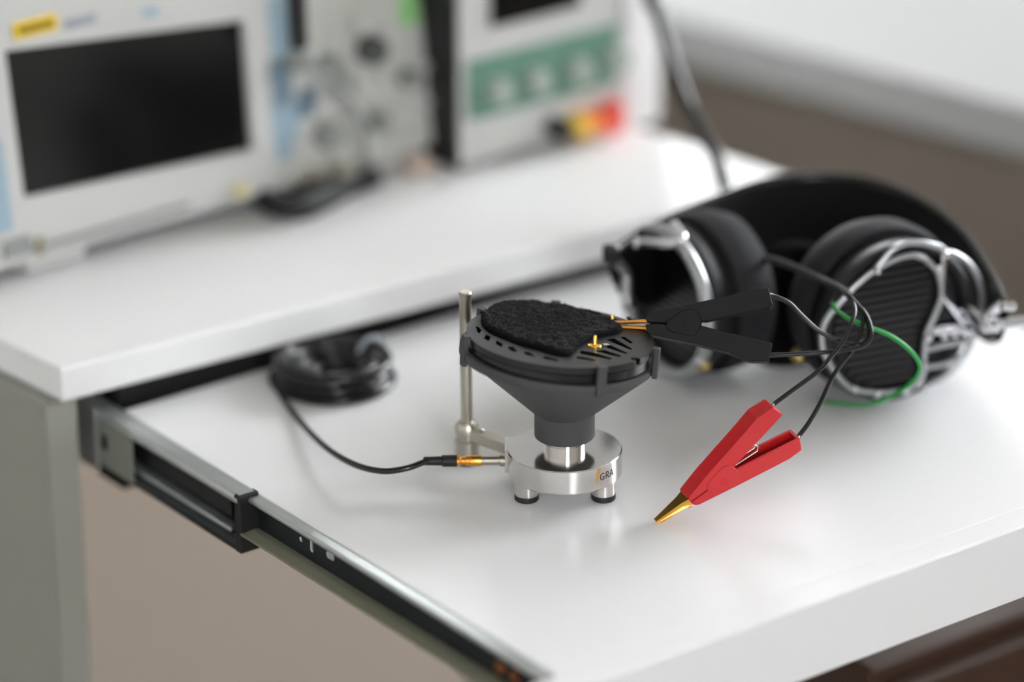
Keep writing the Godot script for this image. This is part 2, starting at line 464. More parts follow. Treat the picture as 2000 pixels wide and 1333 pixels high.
# ------------------------------------------------------------------ furniture
const SHELF_X0 := -0.121
const SHELF_X1 := 0.318
const SHELF_Z0 := -0.2135
const SHELF_Z1 := 0.167
const DESK_Y := 0.032
func furniture():
	# pulled-out shelf
	var s = thing("pull_out_shelf", "glossy white pull-out shelf board carrying the test rig and headphones", "shelf", T(0, 0, 0))
	part(boxat(SHELF_X0, SHELF_X1, -0.024, 0.0, SHELF_Z0, 0.151, 0.0008), "board", M.laminate, s)
	part(boxat(SHELF_X0 - 0.016, SHELF_X1 + 0.016, -0.0385, 0.0, 0.151, SHELF_Z1 - 0.0010, 0.0008), "front_panel", M.laminate, s)
	part(boxat(SHELF_X0 - 0.016, SHELF_X1 + 0.016, -0.0385, -0.0004, SHELF_Z1 - 0.0012, SHELF_Z1, 0.0004), "edge_strip", M.laminate, s)
	# cabinet: top, side panels, added dark bar behind the shelf
	var c = thing("bench_cabinet", "bench cabinet with thick white top and grey side carrying the oscilloscope", "cabinet", T(0, 0, 0))
	var fl = at(119, 722, DESK_Y); var fr = at(1566, 350, DESK_Y)
	var dl = (fl - at(4, 665, DESK_Y)).normalized()
	var dr = (at(1514, 332, DESK_Y) - at(1289, 260, DESK_Y)).normalized()
	var top := []
	for p in [fl, fr, fr - dr * 0.60, fl - dl * 0.60]: top.append(Vector2(p.x, -p.z))
	var xz = Transform3D(Basis(Vector3.RIGHT, Vector3(0, 0, -1), Vector3.UP), Vector3.ZERO)
	part(prism(top, DESK_Y - 0.0185, DESK_Y, 0.0012, xz), "top", M.desk_white, c)
	var fdir = (fr - fl).normalized()
	var side_out = fl - fdir * 0.0095
	var side_in = fl + fdir * 0.0078
	var off = Vector3(0.002, 0, -0.004)
	var sp := []
	for p in [side_out + off, side_in + off, side_in - dl * 0.58, side_out - dl * 0.58]: sp.append(Vector2(p.x, -p.z))
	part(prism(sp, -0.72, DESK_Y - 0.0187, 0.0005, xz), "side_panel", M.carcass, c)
	var eb := []
	for p in [side_out + off * 0.5, side_in + off * 0.5, side_in + off - dl * 0.002, side_out + off - dl * 0.002]: eb.append(Vector2(p.x, -p.z))
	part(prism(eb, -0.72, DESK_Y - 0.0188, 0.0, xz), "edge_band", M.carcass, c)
	for k in [0.02, 0.24]:
		var lp = fr - dr * k - (fr - fl).normalized() * 0.012
		part(boxat(lp.x - 0.009, lp.x + 0.009, -0.72, DESK_Y - 0.0187, lp.z - 0.009, lp.z + 0.009, 0.001), "leg", M.case_grey, c)
	part(boxat(SHELF_X0 + 0.004, SHELF_X1 - 0.03, -0.05, DESK_Y - 0.0189, SHELF_Z0 - 0.035, SHELF_Z0 - 0.010, 0.001), "shade_bar", M.dark, c)  # added bar; its dark colour makes the shade in the gap
	# second bench to the right with an added taupe panel under its edge
	var b = thing("second_bench", "white bench at right angles with an added taupe panel under its edge", "bench", T(0, 0, 0))
	var by := 0.02
	var e0 = at(1308, 120, by - 0.03); var e1 = at(2000, 306, by - 0.03)
	var ed = (e1 - e0).normalized()
	var away = Vector3(-ed.z, 0, ed.x)
	if away.dot(cam_fwd) < 0: away = -away
	var tb := []
	for p in [e0 - ed * 0.5, e1 + ed * 0.8, e1 + ed * 0.8 + away * 0.7, e0 - ed * 0.5 + away * 0.7]: tb.append(Vector2(p.x, -p.z))
	part(prism(tb, by - 0.03, by, 0.001, xz), "top", M.bench_top, b)
	var mp := []
	for p in [e0 - ed * 0.45 + away * 0.03, e1 + ed * 0.75 + away * 0.03, e1 + ed * 0.75 + away * 0.05, e0 - ed * 0.45 + away * 0.05]: mp.append(Vector2(p.x, -p.z))
	part(prism(mp, -0.24, by - 0.0302, 0.001, xz), "added_shade_panel", M.taupe, b)  # added panel, its taupe stands in for floor in shade
	for k in [[0.08, 0.10], [0.08, 0.65], [1.0, 0.10], [1.0, 0.65]]:
		var lp = e0 + ed * k[0] + away * k[1]
		part(boxat(lp.x - 0.02, lp.x + 0.02, -0.72, by - 0.0302, lp.z - 0.02, lp.z + 0.02, 0.001), "leg", M.case_grey, b)
	# dark walnut pedestal under the shelf
	var w = thing("wooden_pedestal", "dark walnut pedestal drawer unit under the white shelf", "pedestal", T(0, 0, 0))
	part(boxat(0.16, 0.44, -0.70, -0.13, -0.15, 0.05, 0.003), "body", M.walnut, w)
	part(boxat(0.17, 0.43, -0.40, -0.14, 0.05, 0.062, 0.003), "drawer_front", M.walnut, w)
	part(boxat(0.17, 0.43, -0.69, -0.41, 0.05, 0.062, 0.003), "drawer_front", M.walnut, w)
	for x in [0.2, 0.40]:
		part(boxat(x - 0.02, x + 0.02, -0.72, -0.70, -0.12, 0.03, 0.002), "foot", M.dark, w)

# ------------------------------------------------------------------ telescopic drawer slide on the shelf's side
func sheet(line: Array, t: float, z0: float, z1: float) -> SurfaceTool:   # bent sheet metal: profile in xy, thickness t to its right, along z
	var st := mb()
	var offs := []
	for i in line.size():
		var e0 = (line[i] - line[max(i - 1, 0)]).normalized() if i > 0 else (line[1] - line[0]).normalized()
		var e1 = (line[min(i + 1, line.size() - 1)] - line[i]).normalized() if i < line.size() - 1 else e0
		var m2 = (Vector2(e0.y, -e0.x) + Vector2(e1.y, -e1.x)) / max(0.5, 1.0 + e0.dot(e1))
		offs.append(line[i] + m2 * t)
	for i in line.size() - 1:
		var a = line[i]; var b = line[i + 1]; var c = offs[i + 1]; var d = offs[i]
		var mid = Vector3((a.x + b.x + c.x + d.x) / 4.0, (a.y + b.y + c.y + d.y) / 4.0, (z0 + z1) / 2.0)
		for q in [[a, b], [d, c]]:
			flat(st, Vector3(q[0].x, q[0].y, z0), Vector3(q[1].x, q[1].y, z0), Vector3(q[1].x, q[1].y, z1), Vector3(q[0].x, q[0].y, z1), mid)
		for z in [z0, z1]:
			flat(st, Vector3(a.x, a.y, z), Vector3(b.x, b.y, z), Vector3(c.x, c.y, z), Vector3(d.x, d.y, z), mid)
		if i == 0: flat(st, Vector3(a.x, a.y, z0), Vector3(d.x, d.y, z0), Vector3(d.x, d.y, z1), Vector3(a.x, a.y, z1), mid)
		if i == line.size() - 2: flat(st, Vector3(b.x, b.y, z0), Vector3(c.x, c.y, z0), Vector3(c.x, c.y, z1), Vector3(b.x, b.y, z1), mid)
	return st
func bend(pts: Array, r: float) -> Array:           # rounds the inner corners of an open profile
	var out := [pts[0]]
	for i in range(1, pts.size() - 1):
		var d = min(r, min(pts[i].distance_to(pts[i - 1]), pts[i].distance_to(pts[i + 1])) * 0.45)
		var p = pts[i] + (pts[i - 1] - pts[i]).normalized() * d; var q = pts[i] + (pts[i + 1] - pts[i]).normalized() * d
		for k in 5:
			var t = k / 4.0
			out.append(p.lerp(pts[i], t).lerp(pts[i].lerp(q, t), t))
	out.append(pts[pts.size() - 1])
	return out
func slide():
	var t = thing("drawer_slide", "telescopic zinc ball-bearing drawer slide on the white shelf's side", "drawer slide", T(0, 0, 0))
	var xw := SHELF_X0 - 0.0005
	var inner = Node3D.new()
	# inner member on the shelf: web with holes and two flanges
	var web := CSGCombiner3D.new()
	web.name = "inner_web"
	t.add_child(web, true)
	var plate := CSGBox3D.new()
	plate.size = Vector3(0.0012, 0.0165, 0.37)
	plate.position = Vector3(xw - 0.0009, -0.0092, -0.035)
	plate.material = M.zinc_dark_reflection
	plate.name = "plate"
	web.add_child(plate)
	var tf = Transform3D(Basis(Vector3(0, 0, 1), Vector3.UP, Vector3(-1, 0, 0)), Vector3(xw - 0.0015, 0, 0))
	for h in [[588, 1054, 0.0028, 0.0028], [609, 1066, 0.0028, 0.0075], [645, 1087, 0.0068, 0.0036]]:
		var q = uv_on(h[0], h[1], tf)
		var cut := CSGBox3D.new()
		cut.operation = CSGShape3D.OPERATION_SUBTRACTION
		cut.size = Vector3(0.01, max(h[3] - min(h[2], h[3]), 0.0002), max(h[2] - min(h[2], h[3]), 0.0002))
		cut.position = Vector3(xw, q.y, q.x)
		cut.name = "slot"
		web.add_child(cut, true)
		var r = min(h[2], h[3]) / 2.0
		var ends = [Vector2(0, 0)]
		if h[3] > h[2]: ends = [Vector2(0, h[3] / 2 - r), Vector2(0, -h[3] / 2 + r)]
		elif h[2] > h[3]: ends = [Vector2(h[2] / 2 - r, 0), Vector2(-h[2] / 2 + r, 0)]
		if ends.size() == 2: cut.size = Vector3(0.01, r * 2 if h[2] > h[3] else h[3] - r * 2, r * 2 if h[3] > h[2] else h[2] - r * 2)
		for e in ends:
			var cy := CSGCylinder3D.new()
			cy.operation = CSGShape3D.OPERATION_SUBTRACTION
			cy.radius = r; cy.height = 0.01; cy.sides = 24
			cy.rotation.z = PI / 2
			cy.position = Vector3(xw, q.y + e.y, q.x + e.x)
			cy.name = "hole"
			web.add_child(cy, true)
	var V = func(x, y): return Vector2(xw + x, y)
	part(sheet(bend([V.call(-0.0003, -0.0030), V.call(-0.0003, -0.0004), V.call(-0.0060, -0.0004), V.call(-0.0060, -0.0016)], 0.0010), 0.0009, -0.22, 0.150), "inner_member", M.zinc, t)
	part(sheet(bend([V.call(-0.0003, -0.0150), V.call(-0.0003, -0.0182), V.call(-0.0050, -0.0176), V.call(-0.0118, -0.0186), V.call(-0.0122, -0.0172)], 0.0010), 0.0009, -0.088, 0.150), "inner_member", M.zinc_olive, t)
	for z in [0.113, 0.124]:
		part(lathe([[0.0, 0.0], [0.0030, 0.0], [0.0034, 0.0006], [0.003, 0.0014], [0.0, 0.0016]], 20, Transform3D(Basis(Vector3(0, 1, 0), Vector3(-1, 0, 0), Vector3(0, 0, 1)), Vector3(xw - 0.0016, -0.0112, z))), "screw_head", M.rust, t, Transform3D(), "brownish screw head")
	# middle member sticking out of the cabinet, with ball raceway and black end stop
	part(boxat(xw - 0.0022, xw - 0.0017, -0.024, 0.0005, -0.29, -0.087, 0.0001), "middle_web", M.zinc_dark_reflection, t)
	part(sheet(bend([V.call(-0.0017, -0.0020), V.call(-0.0017, 0.0018), V.call(-0.0112, 0.0018), V.call(-0.0118, -0.0010), V.call(-0.0100, -0.0026)], 0.0016), 0.0010, -0.29, -0.087), "middle_member", M.zinc, t)
	part(sheet(bend([V.call(-0.0017, -0.0190), V.call(-0.0017, -0.0222), V.call(-0.0090, -0.0222), V.call(-0.0112, -0.0240), V.call(-0.0112, -0.0278)], 0.0016), 0.0010, -0.29, -0.087), "middle_member", M.zinc_dark_reflection, t)
	part(boxat(xw - 0.0098, xw - 0.0034, -0.0224, -0.0196, -0.245, -0.098, 0.0008), "ball_retainer", M.zinc, t)
	part(boxat(xw - 0.0048, xw - 0.0018, -0.0180, -0.0045, -0.20, -0.105, 0.0008), "retainer_cage", M.dark, t)
	part(boxat(xw - 0.0124, xw - 0.0004, -0.0285, 0.0026, -0.0905, -0.0855, 0.0010), "end_stop", M.rubber, t, Transform3D(), "black plastic end stop")
	part(boxat(xw - 0.0152, xw - 0.0135, -0.030, 0.004, -0.35, -0.215, 0.0003), "outer_member", M.zinc, t)
	part(boxat(xw - 0.0134, xw - 0.0122, -0.0265, -0.0010, -0.240, -0.183, 0.0003), "outer_member", M.zinc_grey, t)
	part(boxat(xw - 0.0138, xw - 0.0132, -0.0165, -0.0085, -0.212, -0.2065, 0.0002), "stop_tab", M.dark, t)
	inner.free()

# ------------------------------------------------------------------ ear simulator: steel disc on three feet with an arm and a post
func ear_simulator():
	var t = thing("ear_simulator", "brushed steel disc fixture on rubber-tipped feet with upright post", "test fixture", Transform3D(VB, Vector3.ZERO))
	var R := 0.028
	var y0 := 0.0100; var y1 := 0.0224
	part(lathe([[0.0, y0], [R - 0.0006, y0], [R, y0 + 0.0006], [R, y1 - 0.0005], [R - 0.0005, y1]], 128), "disc", M.steel, t)
	part(lathe([[R - 0.0005, y1], [0.0, y1 + 0.00001]], 128), "disc_top", M.steel, t)
	for p in [Vector3(0.0186, 0, 0.0107), Vector3(-0.0186, 0, 0.0107), Vector3(0, 0, -0.0214)]:
		var foot = part(lathe([[0.0057, 0.003], [0.0057, y0 + 0.001]], 40), "foot", M.steel, t, T(p.x, 0, p.z))
		part(lathe([[0.0, 0.0], [0.0055, 0.0], [0.0060, 0.0006], [0.0060, 0.0026], [0.0057, 0.0031]], 40), "rubber_tip", M.rubber, foot)
	part(lathe([[0.0100, y1], [0.0100, y1 + 0.0038], [0.0096, y1 + 0.0041], [0.0096, y1 + 0.0044], [0.0101, y1 + 0.0047], [0.0101, y1 + 0.0075], [0.0, y1 + 0.0076]], 64), "neck_ring", M.steel, t)
	# boss, arm, clamp and post on the left
	part(box(Vector3(0.012, 0.0118, 0.017), 0.0006, Transform3D(Basis(Vector3.UP, 0.0), Vector3(-0.0232, 0.0163, -0.0055))), "boss", M.steel, t)
	var pa = Vector3(-0.0255, 0.0165, -0.013); var pb = Vector3(-0.0478, 0.0165, -0.033)
	var d = (pb - pa)
	part(box(Vector3(d.length(), 0.006, 0.0062), 0.0006, Transform3D(Basis(Vector3.UP, atan2(-d.z, d.x)), (pa + pb) / 2.0)), "arm", M.nickel, t)
	part(lathe([[0.0, 0.0], [0.0057, 0.0], [0.0060, 0.0006], [0.0060, 0.0040]], 32), "rubber_tip", M.rubber, t, T(pb.x, 0, pb.z))
	part(lathe([[0.0060, 0.0040], [0.0060, 0.0125], [0.0053, 0.0132], [0.0053, 0.0160], [0.0058, 0.0166], [0.0058, 0.0200], [0.0044, 0.0222], [0.0, 0.0222]], 32), "clamp", M.nickel, t, T(pb.x, 0, pb.z))
	part(lathe([[0.0029, 0.020], [0.0029, 0.0870], [0.0032, 0.0874], [0.0032, 0.0908], [0.0026, 0.0914], [0.0, 0.0914]], 32), "post", M.nickel, t, T(pb.x, 0, pb.z))
	part(lathe([[0.0, 0.0], [0.0027, 0.0], [0.0027, 0.004], [0.0022, 0.0046], [0.0, 0.0046]], 20, along_y(Vector3(pb.x + 0.0045, 0.0182, pb.z + 0.004), Vector3(0.7, 0, 0.7))), "clamp_screw", M.nickel, t)
	# socket that takes the microphone cable
	part(lathe([[0.0029, 0.0], [0.0029, 0.0030], [0.0023, 0.0033], [0.0023, 0.0120], [0.0, 0.0120]], 28, along_y(Vector3(-0.0286, 0.0160, 0.0), Vector3(-1, 0, 0))), "socket", M.nickel, t)
	# engraved letters on the rim
	var font := SystemFont.new()
	font.font_names = PackedStringArray(["Droid Sans"])
	var chars := ["G", "R", "A"]
	var angs := [39.4, 46.2, 52.9]
	for i in 3:
		var tm := TextMesh.new()
		tm.text = chars[i]; tm.font = font; tm.font_size = 32; tm.pixel_size = 0.0036 / 24.0; tm.depth = 0.00012
		tm.horizontal_alignment = HORIZONTAL_ALIGNMENT_CENTER
		var o := MeshInstance3D.new()
		o.mesh = tm; o.name = "letter"; o.material_override = M.lettering
		var a = deg_to_rad(angs[i])
		o.transform = Transform3D(Basis(Vector3.UP, a), Vector3(sin(a) * (R + 0.00002), 0.0168, cos(a) * (R + 0.00002)))
		t.add_child(o, true)

# ------------------------------------------------------------------ driver in its printed holder
var plate_xf: Transform3D
func driver_and_holder():
	var n = (VB * Vector3(0.0880, 0.995, -0.0688)).normalized()
	# the plate centre stands over the disc: its place follows from the vertical plane through the fixture's axis
	var c = on_plane(1094.7, 656.4, Vector3.ZERO, VB * Vector3(0, 0, 1))
	plate_xf = frame_xz(c, VB * Vector3.RIGHT, n)
	var R := 0.0453
	# holder: funnel lofted from the neck to the tilted rim
	var hbase = Transform3D(VB, Vector3(0, 0.0291, 0))
	var h = thing("driver_holder", "dark grey printed funnel holder gripping the round black driver", "holder", hbase)
	var rel = hbase.affine_inverse() * plate_xf
	var rim_rel = rel * Transform3D(Basis(Vector3(0, 0, 1), deg_to_rad(-1.5)), Vector3.ZERO)
	var st := mb()
	var rings := []
	var seg := 96
	for k in 16:
		var ring := []
		for s in seg:
			var a = TAU * s / seg
			var p: Vector3
			if k == 0: p = Vector3(cos(a) * 0.0141, 0, sin(a) * 0.0141)
			elif k == 1: p = Vector3(cos(a) * 0.0147, 0.0006, sin(a) * 0.0147)
			elif k == 2: p = Vector3(cos(a) * 0.0147, 0.0124, sin(a) * 0.0147)
			else:
				var u = (k - 3) / 12.0
				var lo = Vector3(cos(a) * 0.0148, 0.0132, sin(a) * 0.0148)
				var hi = rim_rel * Vector3(cos(a) * 0.0462, -0.0118, sin(a) * 0.0462)
				p = lo.lerp(hi, u)
			ring.append(p)
		rings.append(ring)
	for k in 15:
		for s in seg:
			var s1 = (s + 1) % seg
			var A = rings[k][s]; var B = rings[k][s1]; var C = rings[k + 1][s1]; var D = rings[k + 1][s]
			var nn := []
			for q in [[A, s], [B, s1]]:
				var a = TAU * q[1] / seg
				var tang = Vector3(-sin(a), 0, cos(a))
				var nv = tang.cross(rings[k + 1][q[1]] - rings[k][q[1]]).normalized()
				if nv.dot(Vector3(cos(a), 0, sin(a))) < 0: nv = -nv
				nn.append(nv)
			quad(st, A, B, C, D, nn[0], nn[1], nn[1], nn[0])
	for s in seg:
		tri(st, Vector3.ZERO, rings[0][s], rings[0][(s + 1) % seg], Vector3.DOWN, Vector3.DOWN, Vector3.DOWN)
	part(st, "funnel", M.printed, h)
	# rim ring and the deeper skirt that stops short of the right side
	var rim := mb()
	lathe_on(rim, [[0.0455, -0.0120], [0.0462, -0.0117], [0.0462, -0.0100], [0.0462, -0.0088], [0.0452, -0.0086], [0.0440, -0.0086]], 128)
	part(rim, "rim", M.printed, h, rim_rel)
	var sk := mb()
	var a0 = deg_to_rad(50.0); var a1 = deg_to_rad(372.0)
	lathe_on(sk, [[0.0460, -0.0125], [0.0476, -0.0125], [0.0478, -0.0122], [0.0478, -0.0085], [0.0476, -0.0082], [0.0450, -0.0082]], 120, Transform3D(), a0, a1)
	for a in [a0, a1]:
		var dd = Vector3(cos(a), 0, sin(a))
		flat(sk, dd * 0.0455 + Vector3.UP * -0.0125, dd * 0.0478 + Vector3.UP * -0.0125, dd * 0.0478 + Vector3.UP * -0.0082, dd * 0.0455 + Vector3.UP * -0.0082, Vector3(cos((a0 + a1) / 2), 0, sin((a0 + a1) / 2)) * 0.0465)
	part(sk, "skirt", M.printed, h, rim_rel)
	for q in [[14.0, 0.0036], [66.5, 0.0046], [163.0, 0.0046], [216.0, 0.0036], [268.0, 0.0046], [318.0, 0.0036]]:
		var a = deg_to_rad(q[0])
		var b = Basis(Vector3.UP, -a)       # local x points outwards
		var cl := mb()
		rbox(cl, Vector3(0.0026, 0.0153, q[1]), 0.0004, Transform3D(b, b * Vector3(0.0477, -0.0062, 0)))
		rbox(cl, Vector3(0.0034, 0.0012, q[1]), 0.0003, Transform3D(b, b * Vector3(0.0472, 0.0010, 0)))
		part(cl, "clip_tab", M.printed, h, rel)
	# driver
	var d = thing("headphone_driver", "round black slotted driver plate with felt pad and gold pins", "driver", plate_xf)
	var top := CSGCombiner3D.new()
	top.name = "top_plate"
	d.add_child(top)
	var cyl := CSGCylinder3D.new()
	cyl.radius = R; cyl.height = 0.0034; cyl.sides = 160
	cyl.position.y = -0.0017
	cyl.material = M.black_abs
	cyl.name = "plate"
	top.add_child(cyl)
	var z1 = func(x, y): return uv_on(900 + x * 0.13505, 560 + y * 0.13505, plate_xf, 1)
	var z2 = func(x, y): return uv_on(1080 + x * 0.15007, 580 + y * 0.15007, plate_xf, 1)
	var holes := [
		[z1, [215, 575, 258, 585, 300, 635, 265, 685, 235, 650]], [z1, [365, 695, 440, 730, 400, 790, 330, 750]], [z1, [520, 780, 605, 830, 595, 880, 500, 830]],
		[z1, [690, 865, 760, 870, 815, 945, 770, 945, 690, 905]], [z1, [910, 940, 1000, 955, 1080, 1010, 1050, 1015, 930, 985]], [z1, [1180, 1020, 1250, 1015, 1430, 1075, 1380, 1080, 1210, 1045]],
		[z2, [870, 525, 930, 520, 1040, 598, 1010, 610]], [z2, [690, 560, 790, 540, 1035, 678, 1010, 692]], [z2, [690, 660, 710, 615, 975, 735, 945, 745]],
		[z2, [530, 705, 660, 693, 895, 768, 862, 785]], [z2, [345, 742, 365, 700, 520, 725, 775, 803, 740, 815]], [z2, [310, 805, 312, 775, 400, 788, 570, 826, 530, 835]]]
	for q in holes:
		var poly := PackedVector2Array()
		for k in range(0, q[1].size(), 2):
			var p = q[0].call(q[1][k], q[1][k + 1])
			poly.append(Vector2(p.x, -p.y))
		if area2(Array(poly)) < 0: poly.reverse()
		var cut := CSGPolygon3D.new()
		cut.polygon = poly
		cut.depth = 0.02
		cut.operation = CSGShape3D.OPERATION_SUBTRACTION
		cut.transform = Transform3D(Basis(Vector3.RIGHT, Vector3(0, 0, -1), Vector3.UP), Vector3(0, 0.010, 0))
		cut.material = M.black_abs
		cut.name = "slot"
		top.add_child(cut, true)
	var nq = z2.call(1072, 812)
	var notch := CSGCylinder3D.new()
	notch.radius = 0.0024; notch.height = 0.0036; notch.sides = 28
	notch.operation = CSGShape3D.OPERATION_SUBTRACTION
	notch.material = M.black_abs
	notch.position = Vector3(nq.x, -0.0006, nq.y)
	notch.name = "notch"
	top.add_child(notch)
	var lower := mb()
	lathe_on(lower, [[0.0, -0.0115], [0.043, -0.0115], [0.0440, -0.0084], [0.0449, -0.0080], [0.0449, -0.0040], [0.0445, -0.0036], [0.0447, -0.0034], [0.0435, -0.0034], [0.0425, -0.0036], [0.0425, -0.0108], [0.0, -0.0108]], 128)
	part(lower, "lower_ring", M.black_gloss, d)
	# felt pad
	var outline_px := [[940.5, 625], [943, 636], [957, 649], [981, 659], [1001, 668], [1021.5, 675], [1048.5, 682], [1075.5, 690], [1102.5, 695.5], [1112, 694.5], [1117.5, 691], [1129.5, 677.5], [1144.5, 668.5], [1156, 663.5], [1170, 659], [1188, 655], [1204.5, 651], [1213, 645], [1209, 638.5], [1202, 630],
		[1185, 624], [1147, 612.5], [1110, 604.5], [1080, 599.5], [1048, 595.5], [1021, 593], [994.5, 594.5], [970, 600], [954, 608], [944.5, 617]]
	var ol := []
	for q in outline_px:
		var p = uv_on(q[0], q[1], plate_xf, 1)
		ol.append(p)
	ol = smooth_line(ol, 5, true)
	var cen := Vector2.ZERO
	for p in ol: cen += p / ol.size()
	var fn := FastNoiseLite.new()
	fn.seed = 5; fn.frequency = 140.0; fn.fractal_octaves = 4
	var prof := [[1.0, 0.0], [1.01, 0.0006], [1.012, 0.0013], [0.995, 0.0020], [0.96, 0.0025], [0.92, 0.0028]]
	for k in 14: prof.append([0.92 * (1.0 - (k + 1) / 14.0), 0.0028 + 0.0003 * (k + 1) / 14.0])
	var grid := []
	for q in prof:
		var row := []
		for p in ol:
			var v = cen + (p - cen) * q[0]
			var nz = fn.get_noise_2d(v.x, v.y)
			row.append(Vector3(v.x, q[1] + (nz * 0.0009 if q[1] > 0.0012 else 0.0), v.y) + Vector3(1, 0, 0.6) * fn.get_noise_3d(v.x, q[1] * 2.0, v.y) * 0.0003)
		grid.append(row)
	var fe := SurfaceTool.new()
	fe.begin(Mesh.PRIMITIVE_TRIANGLES)
	fe.set_smooth_group(0)
	var m = ol.size()
	for r in grid.size():
		for i in m: fe.add_vertex(grid[r][i])
	var ccw = area2(ol) > 0
	for r in grid.size() - 1:
		for i in m:
			var a = r * m + i; var b = r * m + (i + 1) % m; var cc = (r + 1) * m + (i + 1) % m; var dd = (r + 1) * m + i
			for ix in ([a, b, cc, a, cc, dd] if ccw else [a, cc, b, a, dd, cc]): fe.add_index(ix)
	fe.generate_normals()
	var pad = part(fe, "felt_pad", M.felt, d)
	# loose fibres standing out of the felt
	var fb := mb()
	for k in 9000:
		var rr = sqrt(rng.randf()) * 1.0
		var p = ol[rng.randi() % m]
		var v = cen + (p - cen) * rr
		var y = 0.0028 + fn.get_noise_2d(v.x, v.y) * 0.0009
		if rr > 0.95: y = 0.0005 + rng.randf() * 0.002
		var dirv = Vector3(rng.randfn() * 1.0, 0.20 + rng.randf() * 0.5, rng.randfn() * 1.0).normalized() * rng.randf_range(0.0006, 0.0019)
		var side = dirv.cross(Vector3(rng.randfn(), rng.randfn(), rng.randfn())).normalized() * 0.00006
		var o3 = Vector3(v.x, y - 0.0001, v.y)
		var bend = Vector3(rng.randfn(), 0, rng.randfn()) * 0.0002
		var nn = dirv.cross(side).normalized()
		quad(fb, o3 - side, o3 + side, o3 + dirv * 0.5 + bend + side, o3 + dirv * 0.5 + bend - side, nn, nn, nn, nn)
		tri(fb, o3 + dirv * 0.5 + bend + side, o3 + dirv * 0.5 + bend - side, o3 + dirv, nn, nn, nn)
	var fibres = part(fb, "felt_fibres", M.fibre, d)
	fibres.set_meta("kind", "stuff")
	# gold pins on their washers and the soldered tab
	var p1 = z2.call(540, 638)
	var pin = part(lathe([[0.0035, 0.0], [0.0035, 0.0004], [0.0031, 0.0007], [0.0012, 0.0008], [0.0010, 0.0011], [0.0010, 0.0046], [0.0007, 0.0053], [0.0, 0.0054]], 32), "terminal_pin", M.gold, d, T(p1.x, 0, p1.y), "gold terminal pin on a round washer")
	var p1t = z2.call(690, 635)
	part(box(Vector3(0.0030, 0.0007, 0.0026), 0.0002), "solder_tab", M.steel, pin, Transform3D(Basis(Vector3.UP, 0.5), Vector3(p1t.x - p1.x, 0.0004, p1t.y - p1.y)))
	var p2 = uv_on(1194.0, 634.0, plate_xf, 1)
	part(lathe([[0.0035, 0.0], [0.0035, 0.0004], [0.0012, 0.0008], [0.0010, 0.0011], [0.0010, 0.0040], [0.0008, 0.0047], [0.0, 0.0049]], 32), "terminal_pin", M.gold, d, T(p2.x, 0, p2.y), "gold terminal pin held by the black clip")

# ------------------------------------------------------------------ test clips
func clip_outline(xf: Transform3D, pts: Array, ox, oy, sc) -> Array:
	var out := []
	for q in pts: out.append(uv_on(ox + q[0] * sc, oy + q[1] * sc, xf))
	return out
func rounded(poly: Array, r: float) -> Array:      # rounds the corners of an outline a little
	var out := []
	var n = poly.size()
	for i in n:
		var a = poly[(i - 1 + n) % n]; var b = poly[i]; var c = poly[(i + 1) % n]
		var d = min(r, min(a.distance_to(b), b.distance_to(c)) * 0.4)
		var p = b + (a - b).normalized() * d; var q = b + (c - b).normalized() * d
		for k in 4:
			var t = k / 3.0
			out.append(p.lerp(b, t).lerp(b.lerp(q, t), t))
	return out
var clip_black_xf: Transform3D
func handle(parent, called, m, outer: Array, open_a: int, open_b: int, depth: float, wall: float) -> MeshInstance3D:
	# outer: outline in the clip's plane; the edge from open_a to open_b is the open inner edge of the channel
	var st := mb()
	prism_on(st, rounded(outer, 0.0009), 0.0, -wall, 0.0003)
	prism_on(st, rounded(outer, 0.0009), -depth + wall, -depth, 0.0003)
	var core := []
	var n = outer.size()
	var cen := Vector2.ZERO
	for p in outer: cen += p / n
	# strip that follows the outline everywhere but along the open edge
	var i = open_b
	var chain := []
	while true:
		chain.append(outer[i])
		if i == open_a: break
		i = (i + 1) % n
	var ccw = area2(outer) > 0
	var innr := []
	for k in chain.size():
		var e0 = (chain[k] - chain[max(k - 1, 0)]).normalized() if k > 0 else (chain[1] - chain[0]).normalized()
		var e1 = (chain[min(k + 1, chain.size() - 1)] - chain[k]).normalized() if k < chain.size() - 1 else e0
		var mm = (Vector2(-e0.y, e0.x) + Vector2(-e1.y, e1.x)) / max(0.5, 1.0 + e0.dot(e1))
		innr.append(chain[k] + mm * (wall if ccw else -wall))
	for k in chain.size() - 1:
		var a = chain[k]; var b = chain[k + 1]
		var c = innr[k + 1]; var d = innr[k]
		var zf = -wall * 0.9; var zb = -depth + wall * 0.9
		var mid = Vector3((a.x + b.x + c.x + d.x) / 4.0, (a.y + b.y + c.y + d.y) / 4.0, -depth / 2.0)
		flat(st, Vector3(a.x, a.y, zf), Vector3(b.x, b.y, zf), Vector3(b.x, b.y, zb), Vector3(a.x, a.y, zb), mid)
		flat(st, Vector3(d.x, d.y, zf), Vector3(c.x, c.y, zf), Vector3(c.x, c.y, zb), Vector3(d.x, d.y, zb), mid)
		if k == 0: flat(st, Vector3(a.x, a.y, zf), Vector3(d.x, d.y, zf), Vector3(d.x, d.y, zb), Vector3(a.x, a.y, zb), mid)
		if k == chain.size() - 2: flat(st, Vector3(b.x, b.y, zf), Vector3(c.x, c.y, zf), Vector3(c.x, c.y, zb), Vector3(b.x, b.y, zb), mid)
	return part(st, called, m, parent)
